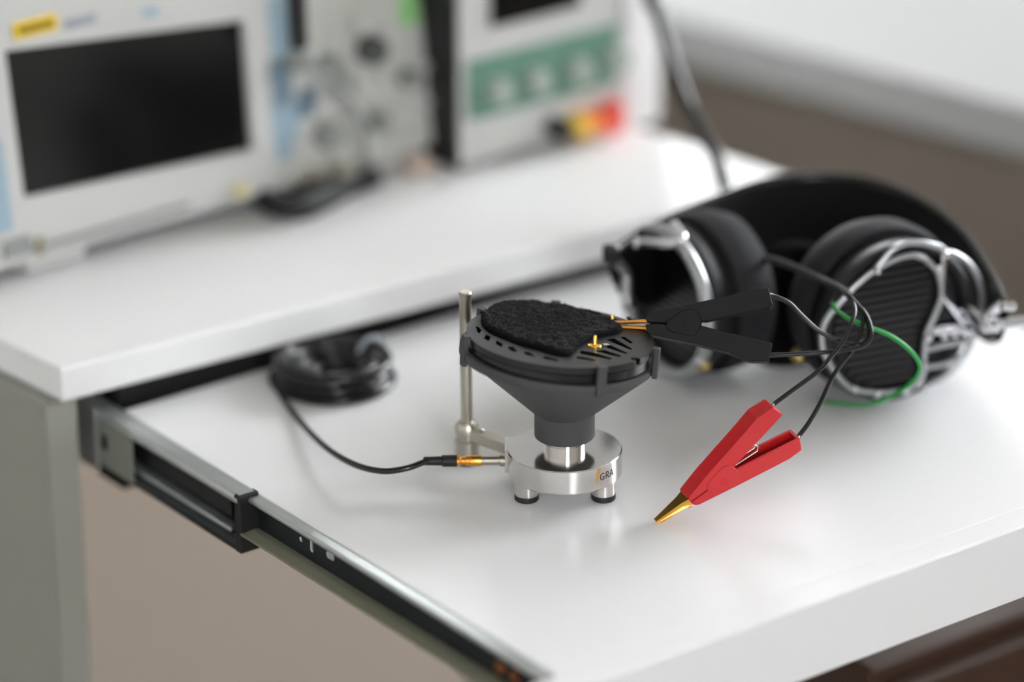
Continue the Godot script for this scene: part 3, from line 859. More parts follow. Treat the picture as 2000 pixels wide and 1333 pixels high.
func dimples(parent, m, a: Vector3, b: Vector3, c: Vector3, rows: int, cols: int, n: Vector3):
	var st := mb()
	for i in rows:
		for j in cols:
			var p = a + (b - a) * ((i + 0.5 * (j % 2)) / rows) + (c - a) * ((j + 0.5) / cols)
			lathe_on(st, [[0.00032, 0.0], [0.00024, 0.00016], [0.0, 0.00022]], 8, along_y(p, n))
	part(st, "grip_dots", m, parent).set_meta("kind", "stuff")
func black_clip():
	# lies with its flat side to the camera, jaws closed on the second pin
	var pin = plate_xf * Vector3(uv_on(1194.0, 634.0, plate_xf, 1).x, 0.004, uv_on(1194.0, 634.0, plate_xf, 1).y)
	var n = (cam_r * -0.05 + cam_u * 0.14 - cam_fwd * 0.989).normalized()
	n = (-(cam_r * 0.05 - cam_u * 0.14 + cam_fwd * 0.989)).normalized()
	var depth := 0.0095
	var p0 = on_plane(1333, 632, pin, n) + n * (depth / 2.0)
	var xf = frame_xy(p0, n, cam_u)
	clip_black_xf = xf
	var t = thing("black_test_clip", "black plastic test clip gripping a gold pin on the driver", "test clip", xf, "paired test clips")
	var o = func(pts): return clip_outline(xf, pts, 1240.0, 540.0, 0.15)
	# upper handle, lower handle (clockwise in the picture)
	var up: Array = o.call([[140, 560], [150, 510], [200, 462], [520, 400], [1240, 250], [1540, 150], [1745, 152], [1800, 385], [900, 580], [420, 600], [180, 595]])
	var lo: Array = o.call([[140, 625], [340, 615], [400, 635], [860, 640], [1230, 735], [1790, 870], [1740, 1105], [1520, 1105], [1200, 985], [800, 880], [280, 775], [200, 755], [150, 690]])
	handle(t, "handle", M.clip_black, up, 7, 8, depth, 0.0014)
	handle(t, "handle", M.clip_black, lo, 3, 5, depth, 0.0014)
	var hub: Array = o.call([[410, 630], [430, 575], [600, 450], [720, 425], [800, 440], [850, 520], [868, 600], [850, 680], [790, 770], [720, 785], [480, 725], [420, 690]])
	part(prism(rounded(hub, 0.002), 0.0006, -depth - 0.0006, 0.0004), "pivot_boss", M.clip_black, t)
	var cs := clip_outline(xf, [[645, 625]], 1240.0, 540.0, 0.15)
	part(lathe([[0.0, 0.0], [0.0016, 0.0], [0.0014, 0.0003], [0.0, 0.0004]], 24, Transform3D(Basis(Vector3.RIGHT, Vector3(0, 0, 1), Vector3(0, -1, 0)), Vector3(cs[0].x, cs[0].y, 0.0005))), "rivet", M.clip_black, t)
	part(prism(o.call([[870, 590], [930, 600], [930, 690], [860, 690]]), -0.002, -depth + 0.002, 0.0002), "spring", M.nickel, t)
	# gold jaws
	var z2 = func(pts): return clip_outline(xf, pts, 1080.0, 580.0, 0.15007)
	var ja: Array = z2.call([[1230, 280], [1150, 284], [960, 296], [800, 300], [770, 318], [850, 330], [1000, 324], [1150, 322], [1230, 326]])
	var jb: Array = z2.call([[1230, 376], [1150, 376], [960, 368], [850, 368], [900, 396], [960, 404], [1150, 412], [1230, 418]])
	part(prism(ja, -0.0028, -0.0068, 0.0002), "jaw", M.gold_dark, t)
	part(prism(jb, -0.0028, -0.0068, 0.0002), "jaw", M.gold_dark, t)
	part(prism(z2.call([[1260, 325], [960, 340], [960, 362], [1260, 372]]), -0.0040, -0.0056, 0.0002), "jaw_liner", M.nickel, t)
	var q = o.call([[1250, 1012], [1500, 1108]])
	dimples(t, M.clip_black, Vector3(q[0].x, q[0].y, -0.001), Vector3(q[1].x, q[1].y, -0.001), Vector3(q[0].x, q[0].y, -depth + 0.001), 9, 6, Vector3(0.3, -1, 0))
func red_clip():
	# stands on the tips of its gold jaws, leaning over, its flat side turned to the camera's lower right
	var n = (cam_r * 0.425 - cam_u * 0.45 - cam_fwd * 0.785).normalized()
	var tip = at(1279, 1021, 0.0)
	var depth := 0.0098
	var xf = frame_xy(tip + n * (depth / 2.0), n, cam_u)
	var t = thing("red_test_clip", "red plastic test clip standing on its gold jaw tips", "test clip", xf, "paired test clips")
	var o = func(pts): return clip_outline(xf, pts, 1260.0, 760.0, 0.21)
	var up: Array = o.call([[405, 1025], [418, 1056], [578, 945], [840, 720], [1285, 240], [1200, 178], [1045, 275], [940, 400], [560, 830]])
	var lo: Array = o.call([[425, 1065], [460, 1085], [500, 1083], [860, 905], [1345, 655], [1460, 570], [1440, 460], [860, 745], [590, 950]])
	handle(t, "handle", M.clip_red, up, 3, 4, depth, 0.0015)
	handle(t, "handle", M.clip_red, lo, 6, 7, depth, 0.0015)
	var hub: Array = o.call([[570, 905], [580, 875], [740, 715], [800, 712], [860, 755], [868, 830], [850, 870], [660, 972], [620, 975], [580, 950]])
	part(prism(rounded(hub, 0.0015), 0.0007, -depth - 0.0007, 0.0004), "pivot_boss", M.clip_red, t)
	var cs: Array = o.call([[735, 868]])
	part(lathe([[0.0, 0.0], [0.0021, 0.0], [0.0020, 0.0002], [0.0015, 0.0002], [0.0014, 0.00005], [0.0, 0.00005]], 28, Transform3D(Basis(Vector3.RIGHT, Vector3(0, 0, 1), Vector3(0, -1, 0)), Vector3(cs[0].x, cs[0].y, 0.0007))), "rivet", M.clip_red, t)
	var w: Array = o.call([[870, 745], [1075, 610], [1080, 570], [1040, 550]])
	var wp := []
	for p in w: wp.append(Vector3(p.x, p.y, -0.0035))
	for p in [w[3], w[2], w[1], w[0]]: wp.append(Vector3(p.x, p.y, -0.0065))
	part(tube(wp, 0.0005, 8), "spring", M.nickel, t)
	# gold jaws, set in the middle of the clip's thickness
	var zc = -depth / 2.0
	var mid = frame_xy(tip, n, cam_u)
	var j = func(pts):
		var out := []
		for p in clip_outline(mid, pts, 1260.0, 760.0, 0.21): out.append(p)
		return out
	var ja: Array = j.call([[92, 1222], [315, 1035], [375, 985], [400, 1010], [395, 1035], [330, 1058], [103, 1234]])
	var jb: Array = j.call([[103, 1238], [330, 1064], [395, 1042], [398, 1062], [340, 1086], [140, 1232], [112, 1248]])
	part(taper(ja, [0.0012, 0.0030, 0.0043, 0.0043, 0.0043, 0.0030, 0.0012], zc), "jaw", M.gold, t)
	part(taper(jb, [0.0012, 0.0030, 0.0043, 0.0043, 0.0030, 0.0016, 0.0012], zc), "jaw", M.gold_dark, t)
	var teeth := mb()
	for k in 16:
		var f = (k + 0.5) / 16.0
		var p = Vector2(jb[6]).lerp(jb[4], f)
		rbox(teeth, Vector3(0.0005, 0.0008, lerp(0.0026, 0.0062, f)), 0.0001, T(p.x, p.y, zc), 1)
	part(teeth, "jaw_teeth", M.gold_dark, t)
	var q: Array = o.call([[960, 375], [1040, 275]])
	var dirv = (q[1] - q[0]).normalized()
	dimples(t, M.clip_red, Vector3(q[0].x, q[0].y, -0.001), Vector3(q[1].x, q[1].y, -0.001), Vector3(q[0].x, q[0].y, -depth + 0.001), 8, 6, Vector3(-dirv.y, dirv.x, 0))
	clip_red_xf = xf
var clip_red_xf: Transform3D
func clip_leads():
	var t = thing("test_lead", "black four-wire test lead looping between the black and red clips", "cable", T(0, 0, 0))
	var tb = axial(clip_black_xf.origin) + 0.004
	var ub = on_plane(1511, 789, clip_red_xf * Vector3(0, 0, -0.005), clip_red_xf.basis.z)
	var lb = on_plane(1561, 852, clip_red_xf * Vector3(0, 0, -0.005), clip_red_xf.basis.z)
	var knot = tb + 0.022
	var line = func(px: Array, t0: float, t1: float):
		var pts := []
		for i in px.size():
			var f = float(i) / (px.size() - 1)
			pts.append(deep(px[i][0], px[i][1], lerp(t0, t1, f)))
		return smooth_line(pts, 8)
	part(tube(line.call([[1500, 576], [1512, 579], [1541, 592], [1566, 617], [1600, 647], [1639, 666], [1668, 673], [1688, 667], [1697, 652], [1692, 622], [1677, 600], [1658, 580]], tb, knot), 0.00115, 12), "wire", M.cable, t)
	part(tube(line.call([[1498, 694], [1507, 694], [1558, 692], [1617, 688], [1660, 683], [1688, 675], [1701, 657], [1699, 634], [1689, 612], [1675, 596], [1658, 578]], tb - 0.002, knot), 0.00115, 12), "wire", M.cable, t)
	part(tube(line.call([[1505, 795], [1511, 790], [1549, 762], [1600, 724], [1622, 698], [1643, 673], [1660, 639], [1669, 613], [1666, 592], [1654, 574]], axial(ub), knot + 0.003), 0.00115, 12), "wire", M.cable, t)
	part(tube(line.call([[1556, 858], [1562, 850], [1578, 829], [1601, 790], [1621, 747], [1640, 715], [1662, 688], [1675, 664], [1685, 634], [1683, 613], [1673, 596], [1656, 576]], axial(lb), knot + 0.001), 0.00115, 12), "wire", M.cable, t)
	part(tube(line.call([[1663, 582], [1651, 570], [1625, 556], [1600, 545], [1550, 522], [1515, 510], [1488, 508], [1470, 516]], knot, knot + 0.10), 0.0020, 14), "sleeve", M.cable_soft, t)
	# green wire along the right cup
	var g = thing("green_wire", "thin green wire hanging beside the headphone cup", "wire", T(0, 0, 0))
	var gp := []
	for q in [[1626, 592, 1.985], [1634, 606, 1.975], [1660, 624, 1.962], [1700, 640, 1.960], [1740, 657, 1.962], [1772, 680, 1.966], [1793, 705, 1.972], [1796, 725, 1.980], [1780, 748, 1.992], [1745, 772, 2.004], [1700, 790, 2.012], [1650, 790, 2.026], [1600, 782, 2.04]]:
		gp.append(deep(q[0], q[1], q[2]))
	for i in gp.size(): gp[i].y = max(gp[i].y, 0.0014)
	part(tube(smooth_line(gp, 8), 0.00108, 12), "wire", M.green_wire, g)

# ------------------------------------------------------------------ coiled microphone cable
func coiled_cable():
	var base = at(651, 748, 0.0)
	var t = thing("microphone_cable", "coiled thin black cable with gold plug lying on the shelf", "cable", Transform3D(VB, base))
	var inv = Transform3D(VB, base).affine_inverse()
	var pts := []
	var turns := 26
	var r2 := RandomNumberGenerator.new()
	r2.seed = 3
	var tr := []
	for k in turns + 2:
		var f = float(k) / turns
		var rad = (r2.randf_range(0.0195, 0.0312) if k % 3 else r2.randf_range(0.009, 0.018)) if k < turns - 2 else 0.0306
		tr.append([rad, 0.0018 + 0.0132 * (1.0 - f) * clamp(1.2 - abs(rad - 0.0250) / 0.012, 0.25, 1.0), r2.randf_range(-0.0016, 0.0016), r2.randf_range(-0.0016, 0.0016), r2.randf_range(-0.0010, 0.0010)])
	for k in turns * 12 + 1:
		var a = 2.9 + TAU * k / 12.0
		var i = int(k / 12.0)
		var f = k / 12.0 - i
		f = f * f * (3.0 - 2.0 * f)
		var q := []
		for m in 5: q.append(lerp(tr[i][m], tr[i + 1][m], f))
		pts.append(Vector3(cos(a) * q[0] + q[2], max(q[1] + q[4] * sin(a), 0.0018), sin(a) * q[0] + q[3]))
	part(tube(smooth_line(pts, 5), 0.0018, 10), "coil", M.cable, t)
	var tie := []
	for k in 16:
		var a = TAU * k / 16
		tie.append(Vector3(0.0190 + 0.0062 * cos(a), 0.0085 + 0.0082 * sin(a), -0.0195 - 0.006 * cos(a)))
	part(tube(tie, 0.0014, 8, true), "tie", M.print_grey, t)
	# lead to the socket
	var lead := []
	for q in [[533, 735, 0.0016], [540, 758, 0.0016], [556, 783, 0.0016], [580, 815, 0.0022], [612, 852, 0.0045], [652, 886, 0.0075], [700, 911, 0.0105], [750, 921, 0.0130], [795, 915, 0.0150], [826, 904, 0.0160], [840, 901, 0.0162]]:
		lead.append(inv * at(q[0], q[1], q[2]))
	part(tube(smooth_line(lead, 8), 0.00155, 12), "lead", M.cable, t)
	var plug_x = inv * (VB * Vector3(-0.0405, 0.0160, 0.0))
	var ax = along_y(plug_x, Vector3(-1, 0, 0))
	part(lathe([[0.0, 0.0], [0.0026, 0.0], [0.0027, 0.0003], [0.0027, 0.0055], [0.0024, 0.0057], [0.0024, 0.0078], [0.0020, 0.0080], [0.0020, 0.0100], [0.0026, 0.0104], [0.0026, 0.0120], [0.0, 0.012]], 32, ax), "plug", M.gold_dark, t, Transform3D(), "gold plug")
	part(lathe([[0.0, 0.0118], [0.0029, 0.0118], [0.0029, 0.0190], [0.0023, 0.0194], [0.0021, 0.0280], [0.0017, 0.0284], [0.0, 0.0285]], 28, ax), "boot", M.rubber, t)

# ------------------------------------------------------------------ headphones lying behind the fixture
func cup(parent: Node3D, xf: Transform3D, r: float, deepness: float, slat_gap: float):
	var body = part(lathe([[0.0, -0.004], [r - 0.006, -0.004], [r - 0.004, -0.001], [r - 0.001, 0.0], [r + 0.0005, -0.0015], [r + 0.001, -0.006], [r - 0.001, -0.010], [r - 0.002, -deepness], [0.0, -deepness]], 72, Transform3D(Basis(Vector3.RIGHT, Vector3(0, 0, 1), Vector3(0, -1, 0)), Vector3.ZERO)), "ear_cup", M.cup, parent, xf)
	var k := 0
	var y = -r + 0.007
	while y < r - 0.006:
		var half = sqrt(max(0.0, (r - 0.006) * (r - 0.006) - y * y))
		if half > 0.004:
			part(box(Vector3(half * 2.0, slat_gap * 0.62, 0.0022), 0.0004, T(0, y, -0.0028)), "slat", M.black_gloss, body)
		y += slat_gap
	var prof := []
	for q in [[0.55, -0.000], [0.62, -0.022], [0.80, -0.026], [0.98, -0.024], [1.06, -0.016], [1.08, -0.008], [1.05, -0.001], [0.98, 0.0]]:
		prof.append([q[0] * r, q[1] - deepness])
	part(lathe(prof, 64, Transform3D(Basis(Vector3.RIGHT, Vector3(0, 0, 1), Vector3(0, -1, 0)), Vector3.ZERO)), "ear_pad", M.pad, body)
	return body
func headphones():
	var nr = VB * Vector3(0.40, 0.0, 0.917)
	var nl = VB * Vector3(-0.85, 0.0, 0.527)
	var rr := 0.0425; var rl := 0.0395
	var cr = at(1757, 632, 0.0465); var cl = at(1308, 588, 0.0440)
	var fr = frame_xy(cr, nr); var fl = frame_xy(cl, nl)
	var base = (cr + cl) / 2.0
	base.y = 0.0
	var hb = Transform3D(VB, base)
	var inv = hb.affine_inverse()
	var t = thing("headphones", "large black over-ear headphones with chrome-framed grilles on the shelf", "headphones", hb)
	var right = cup(t, inv * fr, rr, 0.018, 0.0042)
	var left = cup(t, inv * fl, rl, 0.016, 0.0042)
	# chrome frame of the right grille, traced on the plane of its face
	var front_r = fr; front_r.origin += nr * 0.0015
	var z7 = func(pts, lift := 0.0):
		var out := []
		for q in pts:
			var p = uv_on(1600 + q[0] * 0.31496, 400 + q[1] * 0.31496, front_r)
			out.append(Vector3(p.x, p.y, 0.0015 + lift))
		return out
	part(tube(smooth_line(z7.call([[170, 560], [250, 480], [350, 402], [480, 335], [600, 315], [690, 365], [740, 440], [758, 560], [715, 690], [665, 800], [650, 930], [645, 1050], [590, 1130], [480, 1160], [350, 1165], [190, 1135], [70, 1000], [15, 860], [40, 720]]), 6, true), 0.0015, 12, true), "grille_frame", M.frame_dull, right)
	part(tube(smooth_line(z7.call([[765, 265], [772, 340], [768, 440], [760, 560]]), 6), 0.0016, 12), "grille_frame", M.chrome, right)
	part(tube(smooth_line(z7.call([[755, 290], [840, 305], [930, 370], [990, 470], [1012, 580], [995, 680], [950, 760]]), 6), 0.0016, 12), "grille_frame", M.frame_dull, right)
	part(tube(smooth_line(z7.call([[345, 400], [480, 262], [620, 235], [755, 262]]), 6), 0.0016, 12), "grille_frame", M.frame_dull, right)
	part(tube(smooth_line(z7.call([[765, 570], [810, 620], [860, 690], [940, 790]]), 6), 0.0017, 12), "grille_strut", M.chrome, right)
	part(tube(smooth_line(z7.call([[690, 785], [800, 770], [940, 775]]), 6), 0.0026, 12), "grille_strut", M.chrome, right)
	part(tube(smooth_line(z7.call([[660, 900], [780, 870], [915, 845]]), 6), 0.0016, 12), "grille_strut", M.frame_dull, right)
	part(tube(smooth_line(z7.call([[655, 1010], [760, 990], [880, 950]]), 6), 0.0016, 12), "grille_strut", M.frame_dull, right)
	part(tube(smooth_line(z7.call([[645, 1130], [760, 1075], [870, 985], [940, 860], [950, 770]]), 6), 0.0018, 12), "grille_frame", M.frame_dull, right)
	for q in [[350, 402], [728, 392], [775, 300], [712, 775], [668, 822], [765, 808], [828, 795], [530, 1152], [640, 1140], [210, 1140], [350, 1168], [890, 780]]:
		var p = z7.call([q], 0.0010)[0]
		part(lathe([[0.0021, 0.0], [0.0021, 0.0012], [0.0015, 0.0020], [0.0, 0.0022]], 20, Transform3D(Basis(Vector3.RIGHT, Vector3(0, 0, 1), Vector3(0, -1, 0)), p)), "bolt", M.chrome, right)
	# left grille ring and struts
	var ringp := []
	for k in 40: ringp.append(Vector3(cos(TAU * k / 40), sin(TAU * k / 40), 0) * (rl - 0.0015) + Vector3(0, 0, 0.002))
	part(tube(ringp, 0.0034, 12, true), "grille_frame", M.frame_dull, left)
	for k in [60.0, 130.0, 215.0, 330.0]:
		var a = deg_to_rad(k)
		part(lathe([[0.0021, 0.0], [0.0021, 0.0012], [0.0015, 0.0020], [0.0, 0.0022]], 20, Transform3D(Basis(Vector3.RIGHT, Vector3(0, 0, 1), Vector3(0, -1, 0)), Vector3(cos(a), sin(a), 0) * rl + Vector3(0, 0, 0.004))), "bolt", M.chrome, left)
	# gold plugs under the cups
	for q in [[1376, 724, 0.018], [1562, 706, 0.022]]:
		var p = at(q[0], q[1], q[2])
		part(lathe([[0.0, 0.0], [0.0036, 0.0], [0.0036, 0.006], [0.0026, 0.0066], [0.0026, 0.009], [0.0018, 0.0095], [0.0, 0.0095]], 24, inv * along_y(p - VB * Vector3(0.0, 0.0, 0.009), VB * Vector3(-0.1, 0.25, 0.96))), "cable_plug", M.brass, t, Transform3D(), "gold cable plug")
	# headband: leather strap on edge with a frame rod along its top
	var edge := []
	var px := [[1197, 490, 0.076], [1250, 458, 0.077], [1310, 427, 0.078], [1400, 387, 0.079], [1500, 354, 0.080], [1600, 345, 0.080], [1700, 355, 0.079], [1800, 394, 0.076], [1880, 455, 0.071], [1932, 532, 0.064], [1960, 592, 0.058]]
	for q in px: edge.append(inv * at(q[0], q[1], q[2]))
	var line = smooth_line(edge, 8)
	var band := mb()
	var n = line.size()
	var wide := []
	for i in n:
		var f = float(i) / (n - 1)
		wide.append(0.012 + 0.050 * pow(sin(PI * clamp(f, 0.0, 1.0)), 0.6))
	for i in n - 1:
		var ta = (line[min(i + 1, n - 1)] - line[max(i - 1, 0)]); ta.y = 0; ta = ta.normalized()
		var tb = (line[min(i + 2, n - 1)] - line[i]); tb.y = 0; tb = tb.normalized()
		var na = Vector3(-ta.z, 0, ta.x); var nb = Vector3(-tb.z, 0, tb.x)
		var th := 0.0022
		var a0 = line[i]; var b0 = line[i + 1]
		var a1 = a0 - Vector3(0, wide[i], 0); var b1 = b0 - Vector3(0, wide[i + 1], 0)
		quad(band, a0 + na * th, b0 + nb * th, b1 + nb * th, a1 + na * th, na, nb, nb, na)
		quad(band, a0 - na * th, b0 - nb * th, b1 - nb * th, a1 - na * th, -na, -nb, -nb, -na)
		quad(band, a0 + na * th, b0 + nb * th, b0 - nb * th, a0 - na * th, Vector3.UP, Vector3.UP, Vector3.UP, Vector3.UP)
		quad(band, a1 + na * th, b1 + nb * th, b1 - nb * th, a1 - na * th, Vector3.DOWN, Vector3.DOWN, Vector3.DOWN, Vector3.DOWN)
	part(band, "headband", M.leather, t)
	part(tube(line, 0.0026, 10), "band_rod", M.cable, t)
	var low := []
	for i in range(2, n - 2): low.append(line[i] - Vector3(0, wide[i], 0))
	part(tube(low, 0.0022, 10), "band_rod", M.cable, t)
	# loose velour ear pad leaning between the cups
	var pc = at(1538, 716, 0.0)
	pc.y = 0.0352
	var pd = thing("ear_pad", "black fuzzy velour ear pad leaning between the headphone cups", "ear pad", frame_xy(pc, VB * Vector3(0.25, 0.10, 0.96)))
	var pad_prof := []
	for q in [[0.0, -0.004], [0.012, -0.005], [0.017, -0.0065], [0.026, -0.0072], [0.0325, -0.0045], [0.0345, 0.0], [0.0325, 0.0045], [0.026, 0.0072], [0.017, 0.0065], [0.012, 0.003], [0.0, 0.002]]: pad_prof.append(q)
	part(lathe(pad_prof, 64, Transform3D(Basis(Vector3.RIGHT, Vector3(0, 0, 1), Vector3(0, -1, 0)), Vector3.ZERO)), "cushion", M.velour, pd)
	var fz := mb()
	for k in 2600:
		var a2 = rng.randf() * TAU
		var ph = rng.randf_range(-1.6, 1.6)
		var o3 = Vector3(cos(a2) * (0.0265 + 0.0078 * cos(ph)), sin(a2) * (0.0265 + 0.0078 * cos(ph)), 0.0070 * sin(ph))
		var dv = (Vector3(cos(a2) * cos(ph), sin(a2) * cos(ph), sin(ph)) + Vector3(rng.randfn(), rng.randfn(), rng.randfn()) * 0.5).normalized() * rng.randf_range(0.0008, 0.0018)
		var sd = dv.cross(Vector3(rng.randfn(), rng.randfn(), rng.randfn())).normalized() * 0.00007
		var nn = dv.cross(sd).normalized()
		tri(fz, o3 - sd, o3 + sd, o3 + dv, nn, nn, nn)
	part(fz, "velour_fuzz", M.velour, pd).set_meta("kind", "stuff")
	# yokes and hinges
	var lt = inv * at(1197, 490, 0.076)
	part(box(Vector3(0.009, 0.007, 0.010), 0.002, Transform3D(Basis(), lt + Vector3(-0.001, -0.001, 0))), "hinge", M.cup, t)
	part(tube(smooth_line([lt, inv * at(1240, 476, 0.074), inv * (fl * Vector3(0.012, rl - 0.002, 0.002)), inv * (fl * Vector3(0.0, rl + 0.002, -0.002))], 6), 0.0030, 12), "yoke", M.chrome, t)
	part(tube(smooth_line([lt + Vector3(0.002, -0.006, 0), inv * at(1222, 540, 0.060), inv * at(1225, 600, 0.045), inv * (fl * Vector3(-rl, 0.0, -0.004))], 6), 0.0030, 12), "yoke", M.frame_dull, t)
	for q in [[1240, 476, 0.074], [1302, 452, 0.078]]:
		part(lathe([[0.0028, 0.0], [0.0028, 0.003], [0.0016, 0.0042], [0.0, 0.0044]], 20, inv * along_y(at(q[0], q[1], q[2]), VB * Vector3(0.1, 0.5, 0.8))), "bolt", M.chrome, t)
	var rt = inv * at(1960, 592, 0.058)
	var h1 = inv * (fr * Vector3(rr * 0.86, 0.0015, 0.002))
	part(tube([h1, inv * at(1925, 636, 0.046), inv * at(1952, 634, 0.047)], 0.0042, 14), "hinge", M.chrome, t)
	part(tube([inv * at(1922, 632, 0.046), inv * at(1938, 610, 0.053), rt], 0.0030, 12), "yoke", M.chrome, t)
	part(tube([inv * at(1945, 635, 0.047), inv * at(2010, 626, 0.047), inv * at(2060, 618, 0.047)], 0.0026, 12), "slider_rod", M.frame_dull, t)
	for q in [[1925, 622, 0.051], [1947, 633, 0.049], [1960, 600, 0.058], [1973, 600, 0.058]]:
		part(lathe([[0.0024, 0.0], [0.0024, 0.003], [0.0016, 0.0040], [0.0, 0.0042]], 20, inv * along_y(at(q[0], q[1], q[2]), VB * Vector3(0.3, 0.5, 0.8))), "bolt", M.chrome, t)

# ------------------------------------------------------------------ instruments on the cabinet
func disc_part(parent, called, m, p: Vector2, r: float, h: float, label := ""):
	return part(lathe([[r, 0.0], [r, h * 0.85], [r * 0.88, h], [0.0, h]], 28, Transform3D(Basis(Vector3.RIGHT, Vector3(0, 0, 1), Vector3(0, -1, 0)), Vector3(p.x, p.y, 0))), called, m, parent, Transform3D(), label)
func slab(parent, called, m, p: Vector2, size: Vector2, h: float, r := 0.0008):
	return part(box(Vector3(size.x, size.y, h), r, T(p.x, p.y, h / 2.0)), called, m, parent)
func instruments():
	# oscilloscope, leaning back a little
	var o0 = at(190, 511, DESK_Y); var o1 = at(740, 351, DESK_Y)
	var ex = (o1 - o0).normalized()
	var front = ex.cross(Vector3.UP)
	if front.dot(cam_fwd) > 0: front = -front
	var tilt := deg_to_rad(7.0)
	var up = Vector3.UP * cos(tilt) - front * sin(tilt)
	var fx = Transform3D(Basis(ex, up, ex.cross(up)), o0)
	var t = thing("oscilloscope", "white bench oscilloscope with dark screen and knob panel", "oscilloscope", fx)
	var g = func(px, py): return uv_on(px, py, fx)
	var ra = g.call(846, 300).x
	var la := -0.085
	var vb := 0.010; var vt := 0.185
	var turn := Transform3D(Basis(Vector3(0, 0, 1), Vector3.UP, Vector3(-1, 0, 0)), Vector3.ZERO)
	part(prism([Vector2(-0.002, vb), Vector2(-0.002, vt), Vector2(-0.12, vt), Vector2(-0.12, vb + 0.016)], -la, -ra, 0.003, turn), "case", M.case_white, t)
	var a = g.call(2, 98); var b = g.call(470, 37); var c = g.call(489, 291); var d = g.call(40, 385)
	var sx0 = (a.x + d.x) / 2.0; var sx1 = (b.x + c.x) / 2.0; var sy0 = (c.y + d.y) / 2.0; var sy1 = (a.y + b.y) / 2.0
	# bezel round the screen, screen recessed
	var bz := mb()
	var ol := Vector2(la + 0.004, vb + 0.002); var oh := Vector2(sx1 + 0.012, vt)
	for q in [[ol, Vector2(oh.x, ol.y), c, d], [Vector2(oh.x, ol.y), oh, b, c], [oh, Vector2(ol.x, oh.y), a, b], [Vector2(ol.x, oh.y), ol, d, a]]:
		prism_on(bz, q, -0.002, 0.004, 0.0001)
	part(bz, "bezel", M.case_white, t)
	part(prism([a + Vector2(-0.002, 0.002), b + Vector2(0.002, 0.002), c + Vector2(0.002, -0.002), d + Vector2(-0.002, -0.002)], -0.0025, -0.0005, 0.0002), "screen", M.screen, t)
	part(boxat(sx1 + 0.013, ra - 0.001, vb + 0.002, vt, -0.003, 0.002, 0.001), "control_panel", M.button, t)
	var lg = g.call(60, 50)
	var logo = slab(t, "name_plate", M.yellow, Vector2(lg.x, lg.y), Vector2(0.027, 0.009), 0.0052)
	slab(logo, "print", M.ochre, Vector2(lg.x, lg.y), Vector2(0.022, 0.0045), 0.0054, 0.0001)
	var p = g.call(148, 40)
	slab(t, "print", M.print_grey, p, Vector2(0.020, 0.005), 0.0045, 0.0001)
	p = g.call(285, 22)
	slab(t, "print", M.blue_print, p, Vector2(0.010, 0.005), 0.0045, 0.0001)
	# blue menu strip left of the screen, ledge under it
	p = g.call(0, 360)
	slab(t, "menu_strip", M.blue_print, p + Vector2(-0.004, 0.0), Vector2(0.012, 0.050), 0.0046, 0.0003)
	p = g.call(210, 440)
	slab(t, "ledge", M.case_grey, p, Vector2(0.10, 0.0022), 0.0075, 0.0006)
	p = g.call(70, 478)
	slab(t, "usb_port", M.ochre, p, Vector2(0.004, 0.010), 0.0048, 0.0003)
	p = g.call(25, 480)
	slab(t, "power_button", M.case_grey, p, Vector2(0.018, 0.010), 0.006, 0.001)
	p = g.call(455, 368)
	disc_part(t, "probe_terminal", M.pale_yellow, p, 0.004, 0.010)
	for k in [[120, 530], [790, 332]]:
		var q = g.call(k[0], k[1])
		part(boxat(q.x - 0.019, q.x + 0.019, 0.0022, vb + 0.004, -0.018, -0.003, 0.002), "foot", M.case_white, t)
	part(boxat(la + 0.02, ra - 0.02, 0.0145, vb + 0.012, -0.115, -0.09, 0.002), "rear_foot", M.dark, t)
	# control panel: blue print columns, buttons, knobs, sockets
	for k in [[545, 60, 0.016, 0.040], [545, 160, 0.014, 0.028], [552, 235, 0.018, 0.022], [548, 290, 0.014, 0.012]]:
		p = g.call(k[0], k[1])
		slab(t, "print_field", M.blue_print if k[1] != 160 else M.slate_blue, p, Vector2(k[2], k[3]), 0.0024, 0.0002)
	for k in [[592, 205, 0.012, 0.014], [600, 185, 0.010, 0.010]]:
		p = g.call(k[0], k[1])
		slab(t, "print_field", M.slate_blue, p, Vector2(k[2], k[3]), 0.0025, 0.0002)
	for k in [[712, 95, 0.0085, 1], [632, 125, 0.0065, 0], [655, 165, 0.0065, 0], [785, 150, 0.0060, 0], [628, 262, 0.0080, 0], [725, 235, 0.0065, 0], [690, 40, 0.0060, 2], [560, 120, 0.0055, 0]]:
		p = g.call(k[0], k[1])
		disc_part(t, "knob", [M.knob, M.knob_dark, M.button][k[3]], p, k[2], 0.013)
	for k in [[650, 55], [735, 55], [745, 150], [680, 200], [770, 205], [820, 200], [800, 250], [770, 270], [665, 240], [820, 130], [650, 300]]:
		p = g.call(k[0], k[1])
		slab(t, "button", M.button, p, Vector2(0.009, 0.005), 0.0055, 0.001)
	p = g.call(790, 18)
	slab(t, "run_button", M.button_green, p, Vector2(0.011, 0.017), 0.006, 0.0015)
	for k in [[605, 345], [655, 335], [805, 322]]:
		p = g.call(k[0], k[1])
		disc_part(t, "signal_socket", M.nickel if k[0] < 800 else M.pale_pink, p, 0.0068, 0.012)
	# probe cable hanging in front of the control panel, black leads lying under it
	var pc = thing("probe_cable", "grey probe cable with black grip hanging before the oscilloscope", "cable", T(0, 0, 0))
	var pts := []
	for q in [[583, -60, 0.03], [580, -10, 0.022], [582, 40, 0.018], [585, 90, 0.017], [605, 115, 0.018], [635, 150, 0.020], [672, 182, 0.022], [700, 225, 0.022], [712, 275, 0.018], [714, 320, 0.014]]:
		pts.append(on_plane(q[0], q[1], fx.origin + front * q[2], front))
	part(tube(smooth_line(pts, 6), 0.0021, 10), "wire", M.case_grey, pc)
